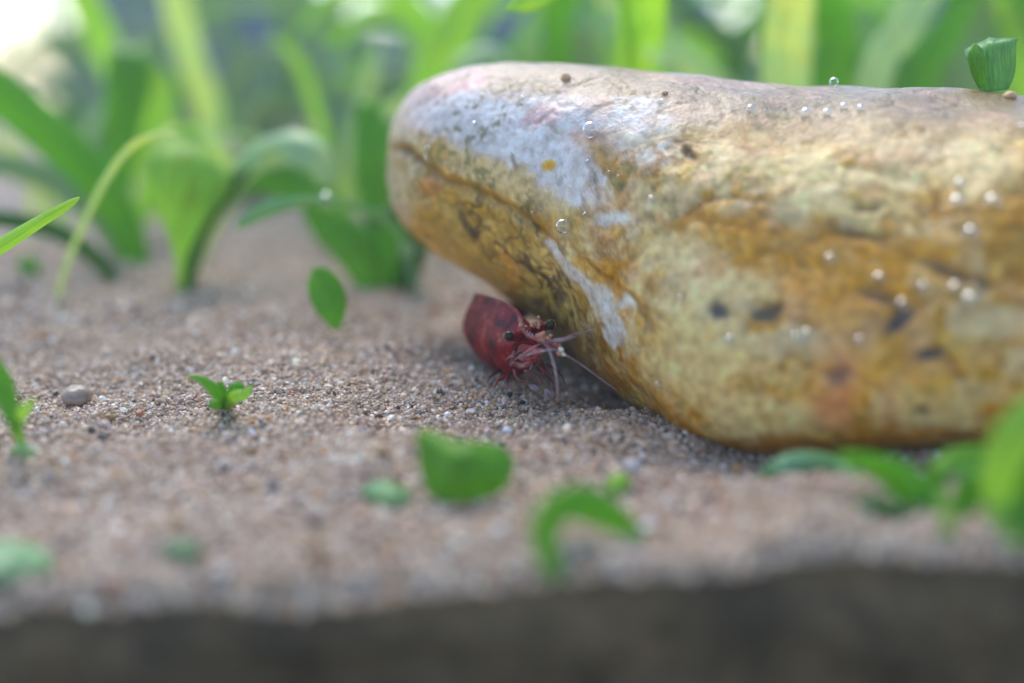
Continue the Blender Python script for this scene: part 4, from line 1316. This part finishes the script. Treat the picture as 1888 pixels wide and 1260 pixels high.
gy = G(850, 922).y
loose(patch_leaf('leaf_fragment', np.array([(768, 798), (790, 794), (818, 806), (850, 816), (890, 816), (925, 826), (944, 846), (946, 872), (926, 902), (880, 920), (830, 924), (796, 916), (780, 880), (772, 835)], float), gy + 0.05, 0.0016, GREEN, dome=0.12), 'broad bright green leaf fragment standing in the sand in front')
loose(patch_leaf('leaf_fragment', np.array([(664, 910), (690, 892), (725, 892), (752, 904), (764, 922), (740, 934), (700, 932)], float), G(715, 930).y + 0.05, 0.004, TEAL, dome=0.08), 'small pale teal leaf scrap left of the broad leaf fragment')
loose(ribbon('curled_leaf', [(1186, 990, None), (1130, 958, 5.15), (1075, 936, 5.1), (1028, 945, 5.0), (1006, 985, 4.9), (1012, 1030, 4.8), (1030, 1068, 4.72)], [20, 60, 84, 74, 54, 44, 26], GREEN, None, twist=(0, 20, 25, 20, 10, 0, 0), cup=0.35, wav=0.1), 'curled green leaf drooping over the front rim of the sand')
loose(ribbon('oval_leaf', [(622, 606, 9.2), (614, 575, 9.2), (602, 540, 9.25), (588, 510, 9.3), (578, 496, 9.3)], [14, 52, 66, 48, 8], GREEN, None, cup=0.12), 'oval green leaf tilted upright behind, midway to the shrimp')
plant('small green seedling lying on the sand at left of centre', (412, 752, None), [
    ([(412, 752, None), (405, 735, 7.15), (388, 712, 7.1), (366, 698, 7.1), (345, 696, 7.1)], [12, 20, 20, 12, 4], GREEN),
    ([(412, 752, None), (411, 728, 7.2), (407, 712, 7.2), (402, 704, 7.2)], [10, 16, 14, 4], GREEN),
    ([(414, 753, None), (432, 733, 7.1), (450, 728, 7.08), (464, 712, 7.1)], [14, 24, 20, 5], FRESH),
    ([(416, 752, None), (428, 722, 7.2), (440, 712, 7.2), (450, 716, 7.2)], [10, 18, 16, 5], GREEN),
    ([(410, 752, None), (400, 748, 7.0), (392, 744, 6.98), (386, 742, 6.98)], [8, 20, 18, 6], GREEN),
], None, 'seedling')
plant('green seedling with a stalk at the left edge of the sand', (42, 832, None), [
    ([(42, 830, None), (32, 795, 6.3), (15, 745, 6.35), (0, 705, 6.4), (-12, 660, 6.4)], [14, 20, 36, 44, 16], GREEN),
    ([(36, 812, 6.3), (34, 780, 6.3), (48, 752, 6.3), (64, 738, 6.3)], [10, 20, 18, 5], FRESH),
    ([(20, 836, None), (36, 830, 6.15), (52, 834, 6.12), (64, 842, 6.1)], [8, 22, 22, 8], TEAL),
], None, 'seedling')
plant('blurred green seedling with broad leaves close to the lens at lower right', (1745, 992, None), [
    ([(1745, 990, None), (1715, 935, 5.35), (1650, 880, 5.45), (1585, 850, 5.5), (1540, 842, 5.5)], [34, 62, 70, 48, 10], GREEN, dict(twist=(0, 20, 40, 40, 20), wav=0.12)),
    ([(1750, 990, None), (1722, 915, 5.5), (1735, 860, 5.6), (1800, 838, 5.7), (1860, 850, 5.75)], [26, 54, 60, 50, 14], GREEN, dict(twist=(0, 25, 45, 45, 30), wav=0.12)),
    ([(1735, 992, None), (1690, 968, 5.2), (1630, 938, 5.15), (1575, 925, 5.15)], [30, 50, 48, 14], DEEP, dict(twist=(20,))),
    ([(1755, 992, None), (1775, 940, 5.3), (1790, 890, 5.3), (1780, 850, 5.4)], [24, 44, 50, 14], GREEN),
], None, 'seedling')
plant('blurred light green blade at the right edge of the photo, close to the lens', (1868, 1010, None), [
    ([(1862, 1012, None), (1846, 940, 5.1), (1850, 870, 5.1), (1876, 800, 5.1), (1925, 730, 5.1)], [40, 62, 78, 80, 40], FRESH),
    ([(1890, 1012, None), (1895, 930, 5.05), (1925, 860, 5.0), (1960, 820, 5.0)], [40, 60, 60, 20], GREEN),
], None, 'seedling')
loose(ribbon('leaf_fragment', [(1392, 884, None), (1435, 858, 6.0), (1490, 848, 6.05), (1550, 860, 6.05), (1590, 888, None)], [10, 36, 44, 36, 10], TEAL, None, twist=(30,)), 'low teal green leaf piece at the foot of the stone')
loose(patch_leaf('leaf_fragment', np.array([(-40, 1010), (20, 998), (70, 1012), (96, 1034), (70, 1060), (10, 1070), (-40, 1066)], float), G(40, 1050).y, 0.004, TEAL, dome=0.06), 'blurred teal leaf scrap at the lower left edge')
loose(patch_leaf('leaf_fragment', np.array([(300, 1008), (330, 996), (362, 1004), (372, 1020), (340, 1030), (310, 1026)], float), G(335, 1024).y, 0.004, MUTED, dome=0.04), 'small blurred pale green scrap low at left near the rim')
loose(patch_leaf('leaf_fragment', np.array([(1120, 884), (1140, 876), (1160, 884), (1158, 902), (1136, 910), (1122, 902)], float), G(1140, 904).y, 0.004, FRESH, dome=0.03), 'tiny green scrap right of the broad leaf fragment')
loose(patch_leaf('leaf_fragment', np.array([(34, 480), (52, 472), (72, 482), (74, 500), (54, 512), (36, 502)], float), 11.6, 0.004, GREEN, dome=0.05), 'small round green leaf far back on the sand at left')
tw_ = limb.__globals__['tube']([np.array(G(592, 1062, 0.02)), np.array(G(588, 1040, 0.05)), np.array(G(584, 1012, 0.10))], [0.03, 0.035, 0.02], 14, 8)
tag(mesh_np('twig', tw_[0], tw_[1], BROWN), 'blurred brown bit of twig at the front rim of the sand', 'twig')

# ------------------------------------------------------------------ the faintly cloudy water
m = bpy.data.materials.new('cloudy_water'); m.use_nodes = True
t = m.node_tree; N = t.nodes; L = t.links
N.remove(N['Principled BSDF'])
pv = N.new('ShaderNodeVolumePrincipled')
pv.inputs['Color'].default_value = (0.80, 0.92, 1.0, 1)
pv.inputs['Density'].default_value = 0.0028
pv.inputs['Anisotropy'].default_value = 0.3
L.new(pv.outputs[0], N['Material Output'].inputs['Volume'])
x0, x1, y0, y1, z0, z1 = -62, 62, -4, 64, -5.5, 7.0
HV = [(x, y, z) for x in (x0, x1) for y in (y0, y1) for z in (z0, z1)]
HF = [[0, 1, 3, 2], [4, 6, 7, 5], [0, 4, 5, 1], [2, 3, 7, 6], [0, 2, 6, 4], [1, 5, 7, 3]]
tag(mesh_np('haze', HV, HF, m, smooth_=False), kind='stuff')
